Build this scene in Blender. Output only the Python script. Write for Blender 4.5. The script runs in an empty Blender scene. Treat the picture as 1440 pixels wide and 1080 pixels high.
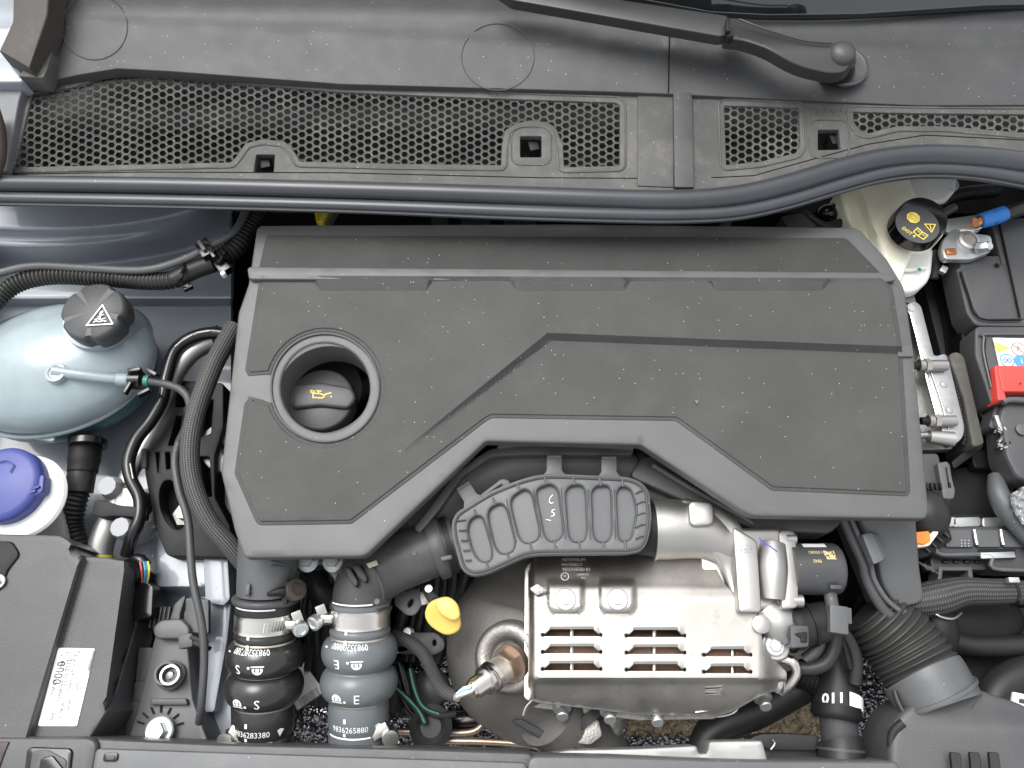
import bpy, bmesh, math, random
import numpy as np
from mathutils import Vector as V, Matrix, geometry as G
R = math.radians
SC = bpy.context.scene
COL = SC.collection
rnd = random.Random(4)
# ---------------------------------------------------------------- camera, light, exposure
F = 1080.0; TILT = R(22); D0 = .72
CR = V((1, 0, 0)); CU = V((0, math.cos(TILT), math.sin(TILT))); CD = V((0, math.sin(TILT), -math.cos(TILT)))
CC = -CD * D0
cam = bpy.data.cameras.new('camera'); cam.sensor_width = 36; cam.lens = 27; cam.clip_start = .01; cam.clip_end = 200
co = bpy.data.objects.new('camera', cam); co.location = CC; co.rotation_euler = (TILT, 0, 0); COL.objects.link(co); SC.camera = co
SUN_EL, SUN_AZ = R(66), R(318)          # azimuth measured from +Y towards +X
w = bpy.data.worlds.new('World'); SC.world = w; w.use_nodes = True
nt = w.node_tree; bg = nt.nodes['Background']
sky = nt.nodes.new('ShaderNodeTexSky'); sky.sky_type = 'NISHITA'; sky.sun_disc = False
sky.sun_elevation = SUN_EL; sky.sun_rotation = SUN_AZ; sky.dust_density = 4; sky.air_density = 1
hs = nt.nodes.new('ShaderNodeHueSaturation'); hs.inputs['Saturation'].default_value = .12
nt.links.new(sky.outputs[0], hs.inputs['Color']); nt.links.new(hs.outputs[0], bg.inputs[0]); bg.inputs[1].default_value = .15
sl = bpy.data.lights.new('sun', 'SUN'); sl.energy = .8; sl.angle = R(35); sl.color = (1, .985, .96)
so = bpy.data.objects.new('sun', sl); COL.objects.link(so)
sd = V((math.sin(SUN_AZ) * math.cos(SUN_EL), math.cos(SUN_AZ) * math.cos(SUN_EL), math.sin(SUN_EL)))
so.rotation_euler = sd.to_track_quat('Z', 'Y').to_euler(); so.location = (0, -1, 3)
SC.view_settings.view_transform = 'Standard'; SC.view_settings.look = 'None'; SC.view_settings.exposure = 1.08; SC.view_settings.gamma = 1

# ---------------------------------------------------------------- geometry helpers
def W(x, y, z):
    """the point at height z that the picture shows at x, y"""
    d = CD + CR * ((x - 720) / F) + CU * ((540 - y) / F)
    return CC + d * ((z - CC.z) / d.z)
def mpp(x, y, z): return (W(x, y, z) - CC).dot(CD) / F      # metres per pixel there
def Wn(P, Z):
    dx = (P[:, 0] - 720) / F; dy = (540 - P[:, 1]) / F
    d = np.stack([CD.x + dx * CR.x + dy * CU.x, CD.y + dy * CU.y, CD.z + dy * CU.z], 1)
    t = (Z - CC.z) / d[:, 2]
    return np.array(CC)[None, :] + d * t[:, None]

def fil(pts, r=6, n=4):
    """round the corners of a polygon; a third number on a point is its own radius"""
    out = []; N = len(pts)
    for i in range(N):
        p = pts[i]; rr = p[2] if len(p) > 2 else r
        a = V(pts[i - 1][:2]); b = V(p[:2]); c = V(pts[(i + 1) % N][:2])
        la = (a - b).length; lc = (c - b).length; q = min(rr, la * .49, lc * .49)
        if q < .3: out.append((b.x, b.y)); continue
        s = b + (a - b).normalized() * q; e = b + (c - b).normalized() * q
        for k in range(n + 1):
            t = k / n; v = s * (1 - t) ** 2 + b * 2 * t * (1 - t) + e * t * t
            out.append((v.x, v.y))
    return out
def area(P): return .5 * sum(P[i - 1][0] * P[i][1] - P[i][0] * P[i - 1][1] for i in range(len(P)))
def inset(pts, d):
    s = 1 if area(pts) > 0 else -1; N = len(pts); out = []
    for i in range(N):
        a = V(pts[i - 1][:2]); b = V(pts[i][:2]); c = V(pts[(i + 1) % N][:2])
        d1 = (b - a); d2 = (c - b)
        if d1.length < 1e-6 or d2.length < 1e-6: out.append((b.x, b.y)); continue
        d1.normalize(); d2.normalize()
        n1 = V((-d1.y, d1.x)) * s; n2 = V((-d2.y, d2.x)) * s; m = n1 + n2
        if m.length < .2: m = n1
        m.normalize(); k = d / max(.35, m.dot(n1)); q = b + m * k; out.append((q.x, q.y))
    return out
def circ(cx, cy, r, n=32, ry=None, a0=0, a1=360, rot=0):
    ry = ry or r; full = abs(a1 - a0) >= 360; out = []; cr, sr = math.cos(R(rot)), math.sin(R(rot))
    for i in range(n if full else n + 1):
        a = R(a0 + (a1 - a0) * i / n); u, v = r * math.cos(a), ry * math.sin(a)
        out.append((cx + u * cr - v * sr, cy + u * sr + v * cr))
    return out
def rect(x0, y0, x1, y1, r=0): 
    p = [(x0, y0), (x1, y0), (x1, y1), (x0, y1)]
    return fil(p, r) if r else p
def inside(P, poly):
    poly = np.asarray(poly, float); x, y = P[:, 0], P[:, 1]; r = np.zeros(len(P), bool); j = len(poly) - 1
    for i in range(len(poly)):
        xi, yi = poly[i]; xj, yj = poly[j]
        if yi != yj:
            r ^= ((yi > y) != (yj > y)) & (x < (xj - xi) * (y - yi) / (yj - yi) + xi)
        j = i
    return r
def dline(P, poly, closed=False):
    """distance of points to a polyline, plus the position along it"""
    poly = np.asarray(poly, float); best = np.full(len(P), 1e9); sp = np.zeros(len(P)); acc = 0; side = np.zeros(len(P))
    n = len(poly) - (0 if closed else 1)
    for i in range(n):
        a = poly[i]; b = poly[(i + 1) % len(poly)]; d = b - a; L = math.hypot(*d)
        if L < 1e-9: continue
        t = np.clip(((P - a) @ d) / L / L, 0, 1); q = a + t[:, None] * d; e = P - q; ds = np.hypot(e[:, 0], e[:, 1])
        k = ds < best; best = np.where(k, ds, best); sp = np.where(k, acc + t * L, sp)
        side = np.where(k, np.sign(d[0] * (P[:, 1] - a[1]) - d[1] * (P[:, 0] - a[0])), side); acc += L
    return best, sp, side
def densify(L, step, closed=True):
    out = []; n = len(L) if closed else len(L) - 1
    for i in range(n):
        a = L[i]; b = L[(i + 1) % len(L)]; k = max(1, int(math.hypot(b[0] - a[0], b[1] - a[1]) / step))
        for j in range(k): out.append((a[0] + (b[0] - a[0]) * j / k, a[1] + (b[1] - a[1]) * j / k))
    if not closed: out.append(tuple(L[-1][:2]))
    return out
def dedupe(L):
    out = []
    for p in L:
        if not out or math.hypot(p[0] - out[-1][0], p[1] - out[-1][1]) > .15: out.append((p[0], p[1]))
    if len(out) > 2 and math.hypot(out[0][0] - out[-1][0], out[0][1] - out[-1][1]) <= .15: out.pop()
    return out
def ss(t): t = np.clip(t, 0, 1); return t * t * (3 - 2 * t)

def plate(pts, z, th=.01, holes=(), bev=.001, step=0, lines=(), bm=None, bottom=False):
    """a moulded or pressed sheet: outline and holes in picture coordinates at height z (number or function
    of arrays), edge rounded by bev and walls going down by th"""
    bm = bm or bmesh.new()
    zf = z if callable(z) else (lambda x, y: np.full(len(x), float(z)))
    loops = []
    for k, L in enumerate([pts] + list(holes)):
        L = dedupe([p[:2] for p in L])
        if step: L = densify(L, step * 1.5)
        if (area(L) > 0) != (k > 0): L = L[::-1]       # picture y runs down: outer loop anticlockwise seen from above
        loops.append(L)
    pv = []; pe = []; idx = []
    for L in loops:
        b = len(pv); pv += L; pe += [(b + i, b + (i + 1) % len(L)) for i in range(len(L))]; idx.append(list(range(b, b + len(L))))
    for L in lines:
        L = densify(dedupe(L) if len(L) > 2 else L, step or 1e9, False); b = len(pv); pv += L; pe += [(b + i, b + i + 1) for i in range(len(L) - 1)]
    if step:
        A = np.array(loops[0]); x0, y0 = A.min(0); x1, y1 = A.max(0)
        gx, gy = np.meshgrid(np.arange(x0 + step / 2, x1, step), np.arange(y0 + step / 2, y1, step))
        gx = gx + (np.arange(gx.shape[0])[:, None] % 2) * step * .5
        P = np.stack([gx.ravel(), gy.ravel()], 1); m = inside(P, loops[0])
        for L in loops[1:]: m &= ~inside(P, L)
        P = P[m]
        if len(P):
            for L in loops: P = P[dline(P, L, True)[0] > step * .45]
            for L in lines: P = P[dline(P, L)[0] > step * .45]
            pv += [tuple(p) for p in P]
    ov, oe, of, orig, _, _ = G.delaunay_2d_cdt([V(p) for p in pv], pe, [], 0, 1e-5)
    Vn = np.array([tuple(v) for v in ov]); T = np.array([list(f) for f in of]); C = Vn[T].mean(1); m = inside(C, loops[0])
    for L in loops[1:]: m &= ~inside(C, L)
    T = T[m]
    back = {}
    for i, o in enumerate(orig):
        for q in o: back[q] = i
    X = Wn(Vn, zf(Vn[:, 0], Vn[:, 1]))
    vs = {}
    def gv(i):
        if i not in vs: vs[i] = bm.verts.new(X[i])
        return vs[i]
    for t in T:
        a, b, c = X[t[0]], X[t[1]], X[t[2]]
        if (b[0] - a[0]) * (c[1] - a[1]) - (b[1] - a[1]) * (c[0] - a[0]) < 0: t = t[::-1]
        try: bm.faces.new([gv(i) for i in t])
        except ValueError: pass
    if th > 0:
        prof = [(bev * math.sin(a), bev * (1 - math.cos(a))) for a in ((R(35), R(65), R(90)) if bev > 0 else ())] + [(bev, th)]
        for I in idx:
            I = [back[i] for i in I]; I = [i for k, i in enumerate(I) if i != I[k - 1]]; n = len(I)
            if n < 3: continue
            P = [V(X[i]) for i in I]; nn = []
            for k in range(n):
                a, b, c = P[k - 1], P[k], P[(k + 1) % n]
                d1 = (b - a).to_2d(); d2 = (c - b).to_2d()
                d1 = d1.normalized() if d1.length > 1e-9 else d2.normalized(); d2 = d2.normalized() if d2.length > 1e-9 else d1
                n1 = V((d1.y, -d1.x)); n2 = V((d2.y, -d2.x)); mm = n1 + n2
                mm = mm.normalized() if mm.length > .2 else n1
                nn.append(mm / max(.6, mm.dot(n1)))
            prev = [gv(i) for i in I]
            for (o, dz) in prof:
                cur = [bm.verts.new((P[k].x + nn[k].x * o, P[k].y + nn[k].y * o, P[k].z - dz)) for k in range(n)]
                for k in range(n):
                    j = (k + 1) % n
                    try: bm.faces.new((prev[k], cur[k], cur[j], prev[j]))
                    except ValueError: pass
                prev = cur
            if bottom and len(idx) == 1:
                try: bm.faces.new(prev[::-1])
                except ValueError: pass
    return bm

def sheet(x0, y0, x1, y1, zf, nx, ny):
    xs, ys = np.meshgrid(np.linspace(x0, x1, nx), np.linspace(y0, y1, ny)); X = Wn(np.stack([xs.ravel(), ys.ravel()], 1), zf(xs.ravel(), ys.ravel()))
    bm = bmesh.new(); v = [bm.verts.new(p) for p in X]
    for j in range(ny - 1):
        for i in range(nx - 1): bm.faces.new((v[j * nx + i], v[(j + 1) * nx + i], v[(j + 1) * nx + i + 1], v[j * nx + i + 1]))
    return bm
def crom(P, n):
    out = []; N = len(P)
    for i in range(N - 1):
        p0, p1, p2, p3 = P[max(0, i - 1)], P[i], P[i + 1], P[min(N - 1, i + 2)]
        for k in range(n):
            t = k / n; out.append(.5 * ((2 * p1) + (p2 - p0) * t + (2 * p0 - 5 * p1 + 4 * p2 - p3) * t * t + (3 * p1 - p0 - 3 * p2 + p3) * t ** 3))
    out.append(P[-1]); return out
def world_path(path, r=None):
    P = []
    for p in path:
        q = W(p[0], p[1], p[2]); rr = (p[3] if len(p) > 3 else r) * mpp(p[0], p[1], p[2]); P.append(V((q.x, q.y, q.z, rr)))
    return P
def resample(P, ds):
    L = [0]
    for a, b in zip(P, P[1:]): L.append(L[-1] + (b.to_3d() - a.to_3d()).length)
    n = max(2, int(L[-1] / ds) + 1); out = []; j = 0
    for i in range(n + 1):
        s = L[-1] * i / n
        while j < len(P) - 2 and L[j + 1] < s: j += 1
        t = (s - L[j]) / max(1e-9, L[j + 1] - L[j]); out.append((s, P[j].lerp(P[j + 1], min(1, max(0, t)))))
    return out, L[-1]
def tube(path, r=None, seg=20, ds=.004, rib=None, rfun=None, caps=True, smooth=8, bm=None, world=False, flat=None):
    """a pipe or hose along a path given in picture coordinates with heights; rib=(pitch, depth) in metres"""
    bm = bm or bmesh.new(); uvl = bm.loops.layers.uv.verify()
    P = path if world else world_path(path, r)
    if smooth and len(P) > 2: P = crom(P, smooth)
    if rib: ds = rib[0] / 6
    S, L = resample(P, ds)
    rings = []; T0 = None; N = None
    for i, (s, p) in enumerate(S):
        a = S[max(0, i - 1)][1].to_3d(); b = S[min(len(S) - 1, i + 1)][1].to_3d(); T = (b - a).normalized()
        if N is None:
            up = V((0, 0, 1)); N = (up - T * T.dot(up)); N = N.normalized() if N.length > .05 else V((0, 1, 0)) - T * T.y; N.normalize()
        else: N = (N - T * N.dot(T)).normalized()
        B = T.cross(N); rr = p.w
        if rib:
            ph = (s / rib[0]) % 1; rr -= rib[1] * (.5 - .5 * math.cos(2 * math.pi * ph)) ** 1.5
        if rfun: rr = rfun(s, L, rr)
        ring = []
        for k in range(seg):
            a = 2 * math.pi * k / seg; u, v = math.cos(a), math.sin(a)
            if flat: u *= flat
            ring.append(bm.verts.new(p.to_3d() + N * (rr * u) + B * (rr * v)))
        rings.append((s, ring, rr))
    for (s0, r0, q0), (s1, r1, q1) in zip(rings, rings[1:]):
        for k in range(seg):
            j = (k + 1) % seg; f = bm.faces.new((r0[k], r0[j], r1[j], r1[k]))
            for l, (uu, kk) in zip(f.loops, ((s0, k), (s0, k + 1), (s1, k + 1), (s1, k))): l[uvl].uv = (uu, kk / seg)
    if caps: bm.faces.new(rings[0][1][::-1]); bm.faces.new(rings[-1][1])
    return bm
def lathe(c, prof, axis=(0, 0, 1), seg=40, rmod=None, bm=None, close=True):
    """turned shape: c world point, prof [(radius, height along the axis)] in metres from the bottom up"""
    bm = bm or bmesh.new(); ax = V(axis).normalized(); q = V((0, 0, 1)).rotation_difference(ax); rings = []
    for i, (r, h) in enumerate(prof):
        ring = []
        for k in range(seg):
            a = 2 * math.pi * k / seg; rr = r * (rmod(a, i) if rmod else 1)
            ring.append(bm.verts.new(V(c) + q @ V((rr * math.cos(a), rr * math.sin(a), h))))
        rings.append(ring)
    for r0, r1 in zip(rings, rings[1:]):
        for k in range(seg): bm.faces.new((r0[k], r0[(k + 1) % seg], r1[(k + 1) % seg], r1[k]))
    if close: bm.faces.new(rings[-1]); bm.faces.new(rings[0][::-1])
    return bm
def box(c, size, rot=(0, 0, 0), bev=.001, bm=None):
    new = bmesh.new(); bmesh.ops.create_cube(new, size=1)
    for v in new.verts: v.co = V((v.co.x * size[0], v.co.y * size[1], v.co.z * size[2]))
    if bev: bmesh.ops.bevel(new, geom=new.edges[:], offset=min(bev, min(size) * .3), segments=2, affect='EDGES', profile=.6)
    from mathutils import Euler
    M = Euler([R(a) for a in rot]).to_matrix()
    for v in new.verts: v.co = V(c) + M @ v.co
    if bm is None: return new
    me = bpy.data.meshes.new('t'); new.to_mesh(me); bm.from_mesh(me); bpy.data.meshes.remove(me); new.free(); return bm
def ellipsoid(c, rad, rot=0, seg=48, rings=28, fn=None):
    bm = bmesh.new(); bmesh.ops.create_uvsphere(bm, u_segments=seg, v_segments=rings, radius=1)
    cr, sr = math.cos(R(rot)), math.sin(R(rot))
    for v in bm.verts:
        p = v.co.copy()
        if fn: p = fn(p)
        x, y = p.x * rad[0], p.y * rad[1]; v.co = V(c) + V((x * cr - y * sr, x * sr + y * cr, p.z * rad[2]))
    return bm

# ---------------------------------------------------------------- objects
def finish(name, bm, mat, loc=None, parent=None, ang=32):
    if loc is None:
        lo = V((1e9,) * 3); hi = V((-1e9,) * 3)
        for v in bm.verts:
            for k in range(3): lo[k] = min(lo[k], v.co[k]); hi[k] = max(hi[k], v.co[k])
        loc = (lo + hi) / 2
    bmesh.ops.translate(bm, verts=bm.verts, vec=-V(loc))
    me = bpy.data.meshes.new(name); bm.to_mesh(me); bm.free()
    me.polygons.foreach_set('use_smooth', [True] * len(me.polygons)); me.set_sharp_from_angle(angle=R(ang))
    me.materials.append(mat)
    o = bpy.data.objects.new(name, me); COL.objects.link(o)
    if parent is None: o.location = loc
    else:
        o.parent = parent; base = WL[parent.name]; o.location = V(loc) - base
    WL[o.name] = V(loc)
    return o
WL = {}
def tag(o, label, cat, group=None):
    o['label'] = label; o['category'] = cat
    if group: o['group'] = group
    return o
def thing(name, label, cat, at, group=None):
    """an Empty at the base of a thing; at = picture x, y and height"""
    o = bpy.data.objects.new(name, None); COL.objects.link(o); o.empty_display_size = .02
    o.location = W(*at); WL[o.name] = V(o.location); return tag(o, label, cat, group)
def part(name, bm, mat, parent, label=None, ang=32, kind=None):
    o = finish(name, bm, mat, None, parent, ang)
    if label: o['label'] = label
    if kind: o['kind'] = kind
    return o
def solo(name, bm, mat, label, cat, group=None, ang=32): return tag(finish(name, bm, mat, None, None, ang), label, cat, group)
def setting(name, bm, mat, ang=32): o = finish(name, bm, mat, None, None, ang); o['kind'] = 'structure'; return o
def bolt(parent, x, y, z, r, mat, axis=(0, 0, 1), name='bolt', hexr=.58, h=1.0):
    s = mpp(x, y, z); c = W(x, y, z); r *= s
    bm = lathe(c, [(r, 0), (r, r * .18), (r * .9, r * .26)], axis, 28)
    hr = r * hexr / .9
    lathe(c, [(hr, 0), (hr, r * .75 * h), (hr * .9, r * .85 * h)], axis, 6, bm=bm)
    lathe(c, [(hr * .6, r * .84 * h), (hr * .55, r * .88 * h)], axis, 16, bm=bm)
    return part(name, bm, mat, parent, ang=25) if parent else bm
# flat print: shapes are (points, faces) lists in metres, put on a surface by a mapping (u, v) -> world
def s_text(s, size, x=0, y=0, rot=0, sx=1, bold=0):
    cu = bpy.data.curves.new('t', 'FONT'); cu.body = s; cu.size = size; cu.align_x = 'CENTER'; cu.align_y = 'CENTER'; cu.resolution_u = 2; cu.offset = bold
    o = bpy.data.objects.new('t', cu); me = bpy.data.meshes.new_from_object(o)
    c, q = math.cos(R(rot)), math.sin(R(rot)); P = []
    for v in me.vertices:
        a, b = v.co.x * sx, v.co.y; P.append((x + a * c - b * q, y + a * q + b * c))
    Fc = [tuple(p.vertices) for p in me.polygons]; bpy.data.objects.remove(o); bpy.data.curves.remove(cu); bpy.data.meshes.remove(me)
    return [(P, Fc)]
def s_poly(P): return [(list(P), [tuple(range(len(P)))])]
def s_stroke(P, w, closed=False):
    out = []; n = len(P) - (0 if closed else 1)
    for i in range(n):
        a = V(P[i]); b = V(P[(i + 1) % len(P)]); d = (b - a)
        if d.length < 1e-9: continue
        d.normalize(); m = V((-d.y, d.x)) * w / 2; e = d * w * .35
        out.append(([tuple(a - e + m), tuple(a - e - m), tuple(b + e - m), tuple(b + e + m)], [(0, 1, 2, 3)]))
    return out
def s_ring(cx, cy, r, w, n=28, a0=0, a1=360): return s_stroke([(cx + r * math.cos(R(a0 + (a1 - a0) * i / n)), cy + r * math.sin(R(a0 + (a1 - a0) * i / n))) for i in range(n + 1)], w)
def s_disc(cx, cy, r, n=24): return s_poly([(cx + r * math.cos(2 * math.pi * i / n), cy + r * math.sin(2 * math.pi * i / n)) for i in range(n)])
def s_rect(x0, y0, x1, y1): return s_poly([(x0, y0), (x1, y0), (x1, y1), (x0, y1)])
def xf(sh, dx=0, dy=0, rot=0, sc=1):
    c, q = math.cos(R(rot)) * sc, math.sin(R(rot)) * sc
    return [([(dx + a * c - b * q, dy + a * q + b * c) for a, b in P], Fc) for P, Fc in sh]
def planemap(x, y, z, rot=0, e=.0004, nrm=None):
    o = W(x, y, z); c, q = math.cos(R(rot)), math.sin(R(rot)); Q = V((0, 0, 1)).rotation_difference(V(nrm)) if nrm else None; n = V(nrm).normalized() if nrm else V((0, 0, 1))
    def f(u, v, k):
        p = V((u * c - v * q, u * q + v * c, 0))
        if Q: p = Q @ p
        return o + p + n * (e + k * 2e-6)
    return f
def decal(name, sh, mp, mat, parent, label=None):
    bm = bmesh.new()
    for k, (P, Fc) in enumerate(sh):
        vs = [bm.verts.new(mp(a, b, k % 40)) for a, b in P]
        for f in Fc:
            try: bm.faces.new([vs[i] for i in f])
            except ValueError: pass
    bmesh.ops.recalc_face_normals(bm, faces=bm.faces)
    return part(name, bm, mat, parent, label)
def copy_tree(o, loc, label):
    c = o.copy(); COL.objects.link(c); c.location = loc; c['label'] = label
    for ch in o.children:
        d = ch.copy(); COL.objects.link(d); d.parent = c
        for g in ch.children: e = g.copy(); COL.objects.link(e); e.parent = d
    return c

# ---------------------------------------------------------------- materials
def node(t, kind, **k):
    n = t.nodes.new('ShaderNode' + kind)
    for a, b in k.items():
        if hasattr(n, a): setattr(n, a, b)
        else: n.inputs[a.replace('_', ' ')].default_value = b
    return n
def mat(name, col, rough=.5, metal=0, grain=0, gscale=900, specks=0, mottle=0, mscale=12, dust=0, coat=0, spec=.5, wear=0, brushed=0, sss=0, alpha=1, rvar=.08, braid=None, weave=False, trans=0, lines=0, dustcol=(.30, .27, .23)):
    m = bpy.data.materials.new(name); m.use_nodes = True; t = m.node_tree; b = t.nodes['Principled BSDF']; L = t.links.new
    b.inputs['Base Color'].default_value = (*col, 1); b.inputs['Roughness'].default_value = rough; b.inputs['Metallic'].default_value = metal
    b.inputs['Coat Weight'].default_value = coat; b.inputs['Coat Roughness'].default_value = .06; b.inputs['Specular IOR Level'].default_value = spec
    tc = t.nodes.new('ShaderNodeTexCoord'); O = tc.outputs['Object']
    cur = None
    def mixc(fac, c2, c1=None):
        nonlocal cur
        x = node(t, 'Mix', data_type='RGBA'); 
        if cur is None: x.inputs[6].default_value = (*(c1 or col), 1)
        else: L(cur, x.inputs[6])
        if isinstance(c2, tuple): x.inputs[7].default_value = (*c2, 1)
        else: L(c2, x.inputs[7])
        L(fac, x.inputs[0]); cur = x.outputs[2]
    def ramp(src, a, c, hi=1.0, inv=False):
        r = node(t, 'MapRange', interpolation_type='SMOOTHSTEP'); L(src, r.inputs[0]); r.inputs[1].default_value = a; r.inputs[2].default_value = c
        r.inputs[3].default_value = hi if inv else 0; r.inputs[4].default_value = 0 if inv else hi; return r.outputs[0]
    if mottle:
        n = node(t, 'TexNoise', Scale=mscale, Detail=6.0, Roughness=.62); L(O, n.inputs[0])
        mixc(ramp(n.outputs[0], .35, .7, mottle), tuple(min(1, c * 1.7 + .01) for c in col))
    if wear:
        n = node(t, 'TexNoise', Scale=mscale * 6, Detail=8.0, Roughness=.7); L(O, n.inputs[0]); mixc(ramp(n.outputs[0], .5, .75, wear), tuple(c * .45 for c in col))
    if dust:
        n = node(t, 'TexNoise', Scale=22.0, Detail=9.0, Roughness=.75); L(O, n.inputs[0]); mixc(ramp(n.outputs[0], .45, .8, dust), dustcol)
        n = node(t, 'TexNoise', Scale=330.0, Detail=3.0, Roughness=.6); L(O, n.inputs[0]); mixc(ramp(n.outputs[0], .6, .78, dust * .7), dustcol)
    for sc, amt, c2 in ((210., .10, (.62, .6, .56)), (90., .035, (.75, .73, .68))) if specks else ():
        v = node(t, 'TexVoronoi', Scale=sc); L(O, v.inputs[0]); a = ramp(v.outputs['Distance'], amt * .6, amt, 1, True)
        g = node(t, 'Math', operation='GREATER_THAN'); L(v.outputs['Color'], g.inputs[0]); g.inputs[1].default_value = 1 - specks
        q = node(t, 'Math', operation='MULTIPLY'); L(a, q.inputs[0]); L(g.outputs[0], q.inputs[1]); mixc(q.outputs[0], c2)
    if cur is not None: L(cur, b.inputs['Base Color'])
    if rvar:
        n = node(t, 'TexNoise', Scale=35.0, Detail=5.0); L(O, n.inputs[0]); r = node(t, 'MapRange'); L(n.outputs[0], r.inputs[0])
        r.inputs[3].default_value = max(.02, rough - rvar); r.inputs[4].default_value = min(1, rough + rvar); L(r.outputs[0], b.inputs['Roughness'])
    bumps = []
    if grain:
        n = node(t, 'TexNoise', Scale=float(gscale), Detail=3.0); L(O, n.inputs[0]); bumps.append((n.outputs[0], grain, .0006))
    if lines:
        wv = node(t, 'TexWave', wave_type='BANDS', bands_direction='Y', Scale=float(lines), Distortion=.4, Detail=1.0); L(O, wv.inputs[0]); bumps.append((wv.outputs[0], .12, .0004))
    if brushed:
        mp = node(t, 'Mapping'); mp.inputs['Scale'].default_value = (18, 700, 700); L(O, mp.inputs[0]); n = node(t, 'TexNoise', Scale=1.0, Detail=4.0); L(mp.outputs[0], n.inputs[0]); bumps.append((n.outputs[0], brushed, .0003))
    if braid:
        mp = node(t, 'Mapping'); mp.inputs['Scale'].default_value = (braid[0], braid[1], 1); L(tc.outputs['UV'], mp.inputs[0])
        sp = node(t, 'SeparateXYZ'); L(mp.outputs[0], sp.inputs[0]); outs = []
        for sg in (1, -1):
            q = node(t, 'Math', operation='MULTIPLY_ADD'); L(sp.outputs[1], q.inputs[0]); q.inputs[1].default_value = sg; L(sp.outputs[0], q.inputs[2])
            s = node(t, 'Math', operation='SINE'); L(q.outputs[0], s.inputs[0]); outs.append(s.outputs[0])
        mx = node(t, 'Math', operation='MULTIPLY'); L(outs[0], mx.inputs[0]); L(outs[1], mx.inputs[1])
        rr = ramp(mx.outputs[0], .0, .6); bumps.append((rr, .9, .0007)); base = cur; mixc(rr, tuple(min(1, c * (braid[2] if len(braid) > 2 else 8.0) + .03) for c in col)); L(cur, b.inputs['Base Color'])
    prev = None
    for src, st, d in bumps:
        bp = node(t, 'Bump', Strength=st, Distance=d); L(src, bp.inputs['Height'])
        if prev: L(prev, bp.inputs['Normal'])
        prev = bp.outputs[0]
    if prev: L(prev, b.inputs['Normal'])
    if sss: b.inputs['Subsurface Weight'].default_value = sss; b.inputs['Subsurface Radius'].default_value = (.02, .02, .02); b.inputs['Subsurface Scale'].default_value = 1
    if trans: b.inputs['Transmission Weight'].default_value = trans; b.inputs['IOR'].default_value = 1.2
    if alpha < 1: b.inputs['Alpha'].default_value = alpha
    return m
m_panel = mat('grained_black_plastic', (.039, .039, .037), .6, grain=1.0, gscale=1100, specks=.32, mottle=.3, lines=85, dust=.04, dustcol=(.2, .2, .19))
m_coarse = mat('coarse_grained_plastic', (.026, .026, .0245), .72, grain=1, gscale=700, specks=.3, mottle=.3, rvar=.04)
m_frame = mat('satin_black_plastic', (.077, .078, .078), .45, grain=.25, gscale=2500, specks=.12, mottle=.15, dust=.04)
m_cowl = mat('dusty_cowl_plastic', (.042, .043, .044), .5, grain=.4, gscale=1400, specks=.25, mottle=.3, dust=.10, dustcol=(.26, .26, .25))
m_grille = mat('dusty_grille_plastic', (.056, .056, .053), .6, grain=.5, specks=.3, mottle=.4, dust=.4, dustcol=(.24, .225, .20))
m_seal = mat('rubber_seal', (.035, .038, .043), .30, mottle=.2, rvar=.05, specks=.06)
m_black = mat('black_plastic', (.008, .008, .009), .55, spec=.3, grain=.3, specks=.08, dust=.03)
m_blackg = mat('glossy_black_plastic', (.007, .007, .008), .22, specks=.05)
m_dark = mat('dark_metal', (.02, .02, .022), .6, metal=.2, grain=.5, gscale=300, mottle=.4, mscale=40)
m_deep = mat('deep_shade_black', (.005, .005, .005), .8, spec=.2, grain=.5, gscale=200)  # near-black puts the shade of deep gaps into the colour; grooves share it
m_grey = mat('dark_grey_plastic', (.049, .050, .052), .46, grain=.35, specks=.12, mottle=.2, dust=.04)
m_grey2 = mat('mid_grey_plastic', (.080, .083, .086), .46, grain=.3, specks=.2, mottle=.2, dust=.04)
m_rubber = mat('black_rubber', (.014, .014, .014), .48, spec=.4, specks=.06, mottle=.4, dust=.03)
m_ribbed = mat('ribbed_loom_plastic', (.018, .018, .017), .42, specks=.05, dust=.1)
m_hoseS = mat('black_silicone_hose', (.017, .017, .016), .30, specks=.05, mottle=.35, dust=.03, coat=.2)
m_hoseE = mat('grey_silicone_hose', (.105, .117, .123), .36, specks=.05, mottle=.2, coat=.1)
m_paint = mat('blue_grey_car_paint', (.225, .25, .28), .38, coat=.6, specks=.08, mottle=.15, rvar=.03)
m_alu = mat('pressed_aluminium', (.42, .40, .37), .42, metal=1, brushed=.08, mottle=.35, wear=.4, mscale=11, rvar=.14)
m_cast = mat('cast_aluminium', (.43, .42, .405), .48, metal=1, grain=.25, gscale=1500, wear=.15, mscale=10)
m_castd = mat('dull_cast_metal', (.34, .33, .31), .5, metal=.9, grain=.8, gscale=400, wear=.5)
m_steel = mat('bright_steel', (.66, .64, .60), .24, metal=1, brushed=.25, wear=.15)
m_zinc = mat('zinc_plated_steel', (.58, .60, .60), .38, metal=.85, grain=.3, wear=.15)
m_cat = mat('heat_tinted_steel', (.15, .145, .135), .68, metal=.4, grain=.4, gscale=260, wear=.5, mottle=.5, mscale=9)
m_bronze = mat('heat_browned_steel', (.40, .31, .25), .40, metal=.9, wear=.4, mscale=30)
m_rust = mat('rusty_exhaust', (.30, .19, .13), .7, metal=.3, grain=.8, wear=.6, mscale=20)
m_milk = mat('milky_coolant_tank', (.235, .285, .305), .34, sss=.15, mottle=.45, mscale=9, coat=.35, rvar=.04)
m_tankd = mat('coolant_filled_plastic', (.045, .10, .115), .3, mottle=.5, mscale=14, coat=.2)
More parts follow.
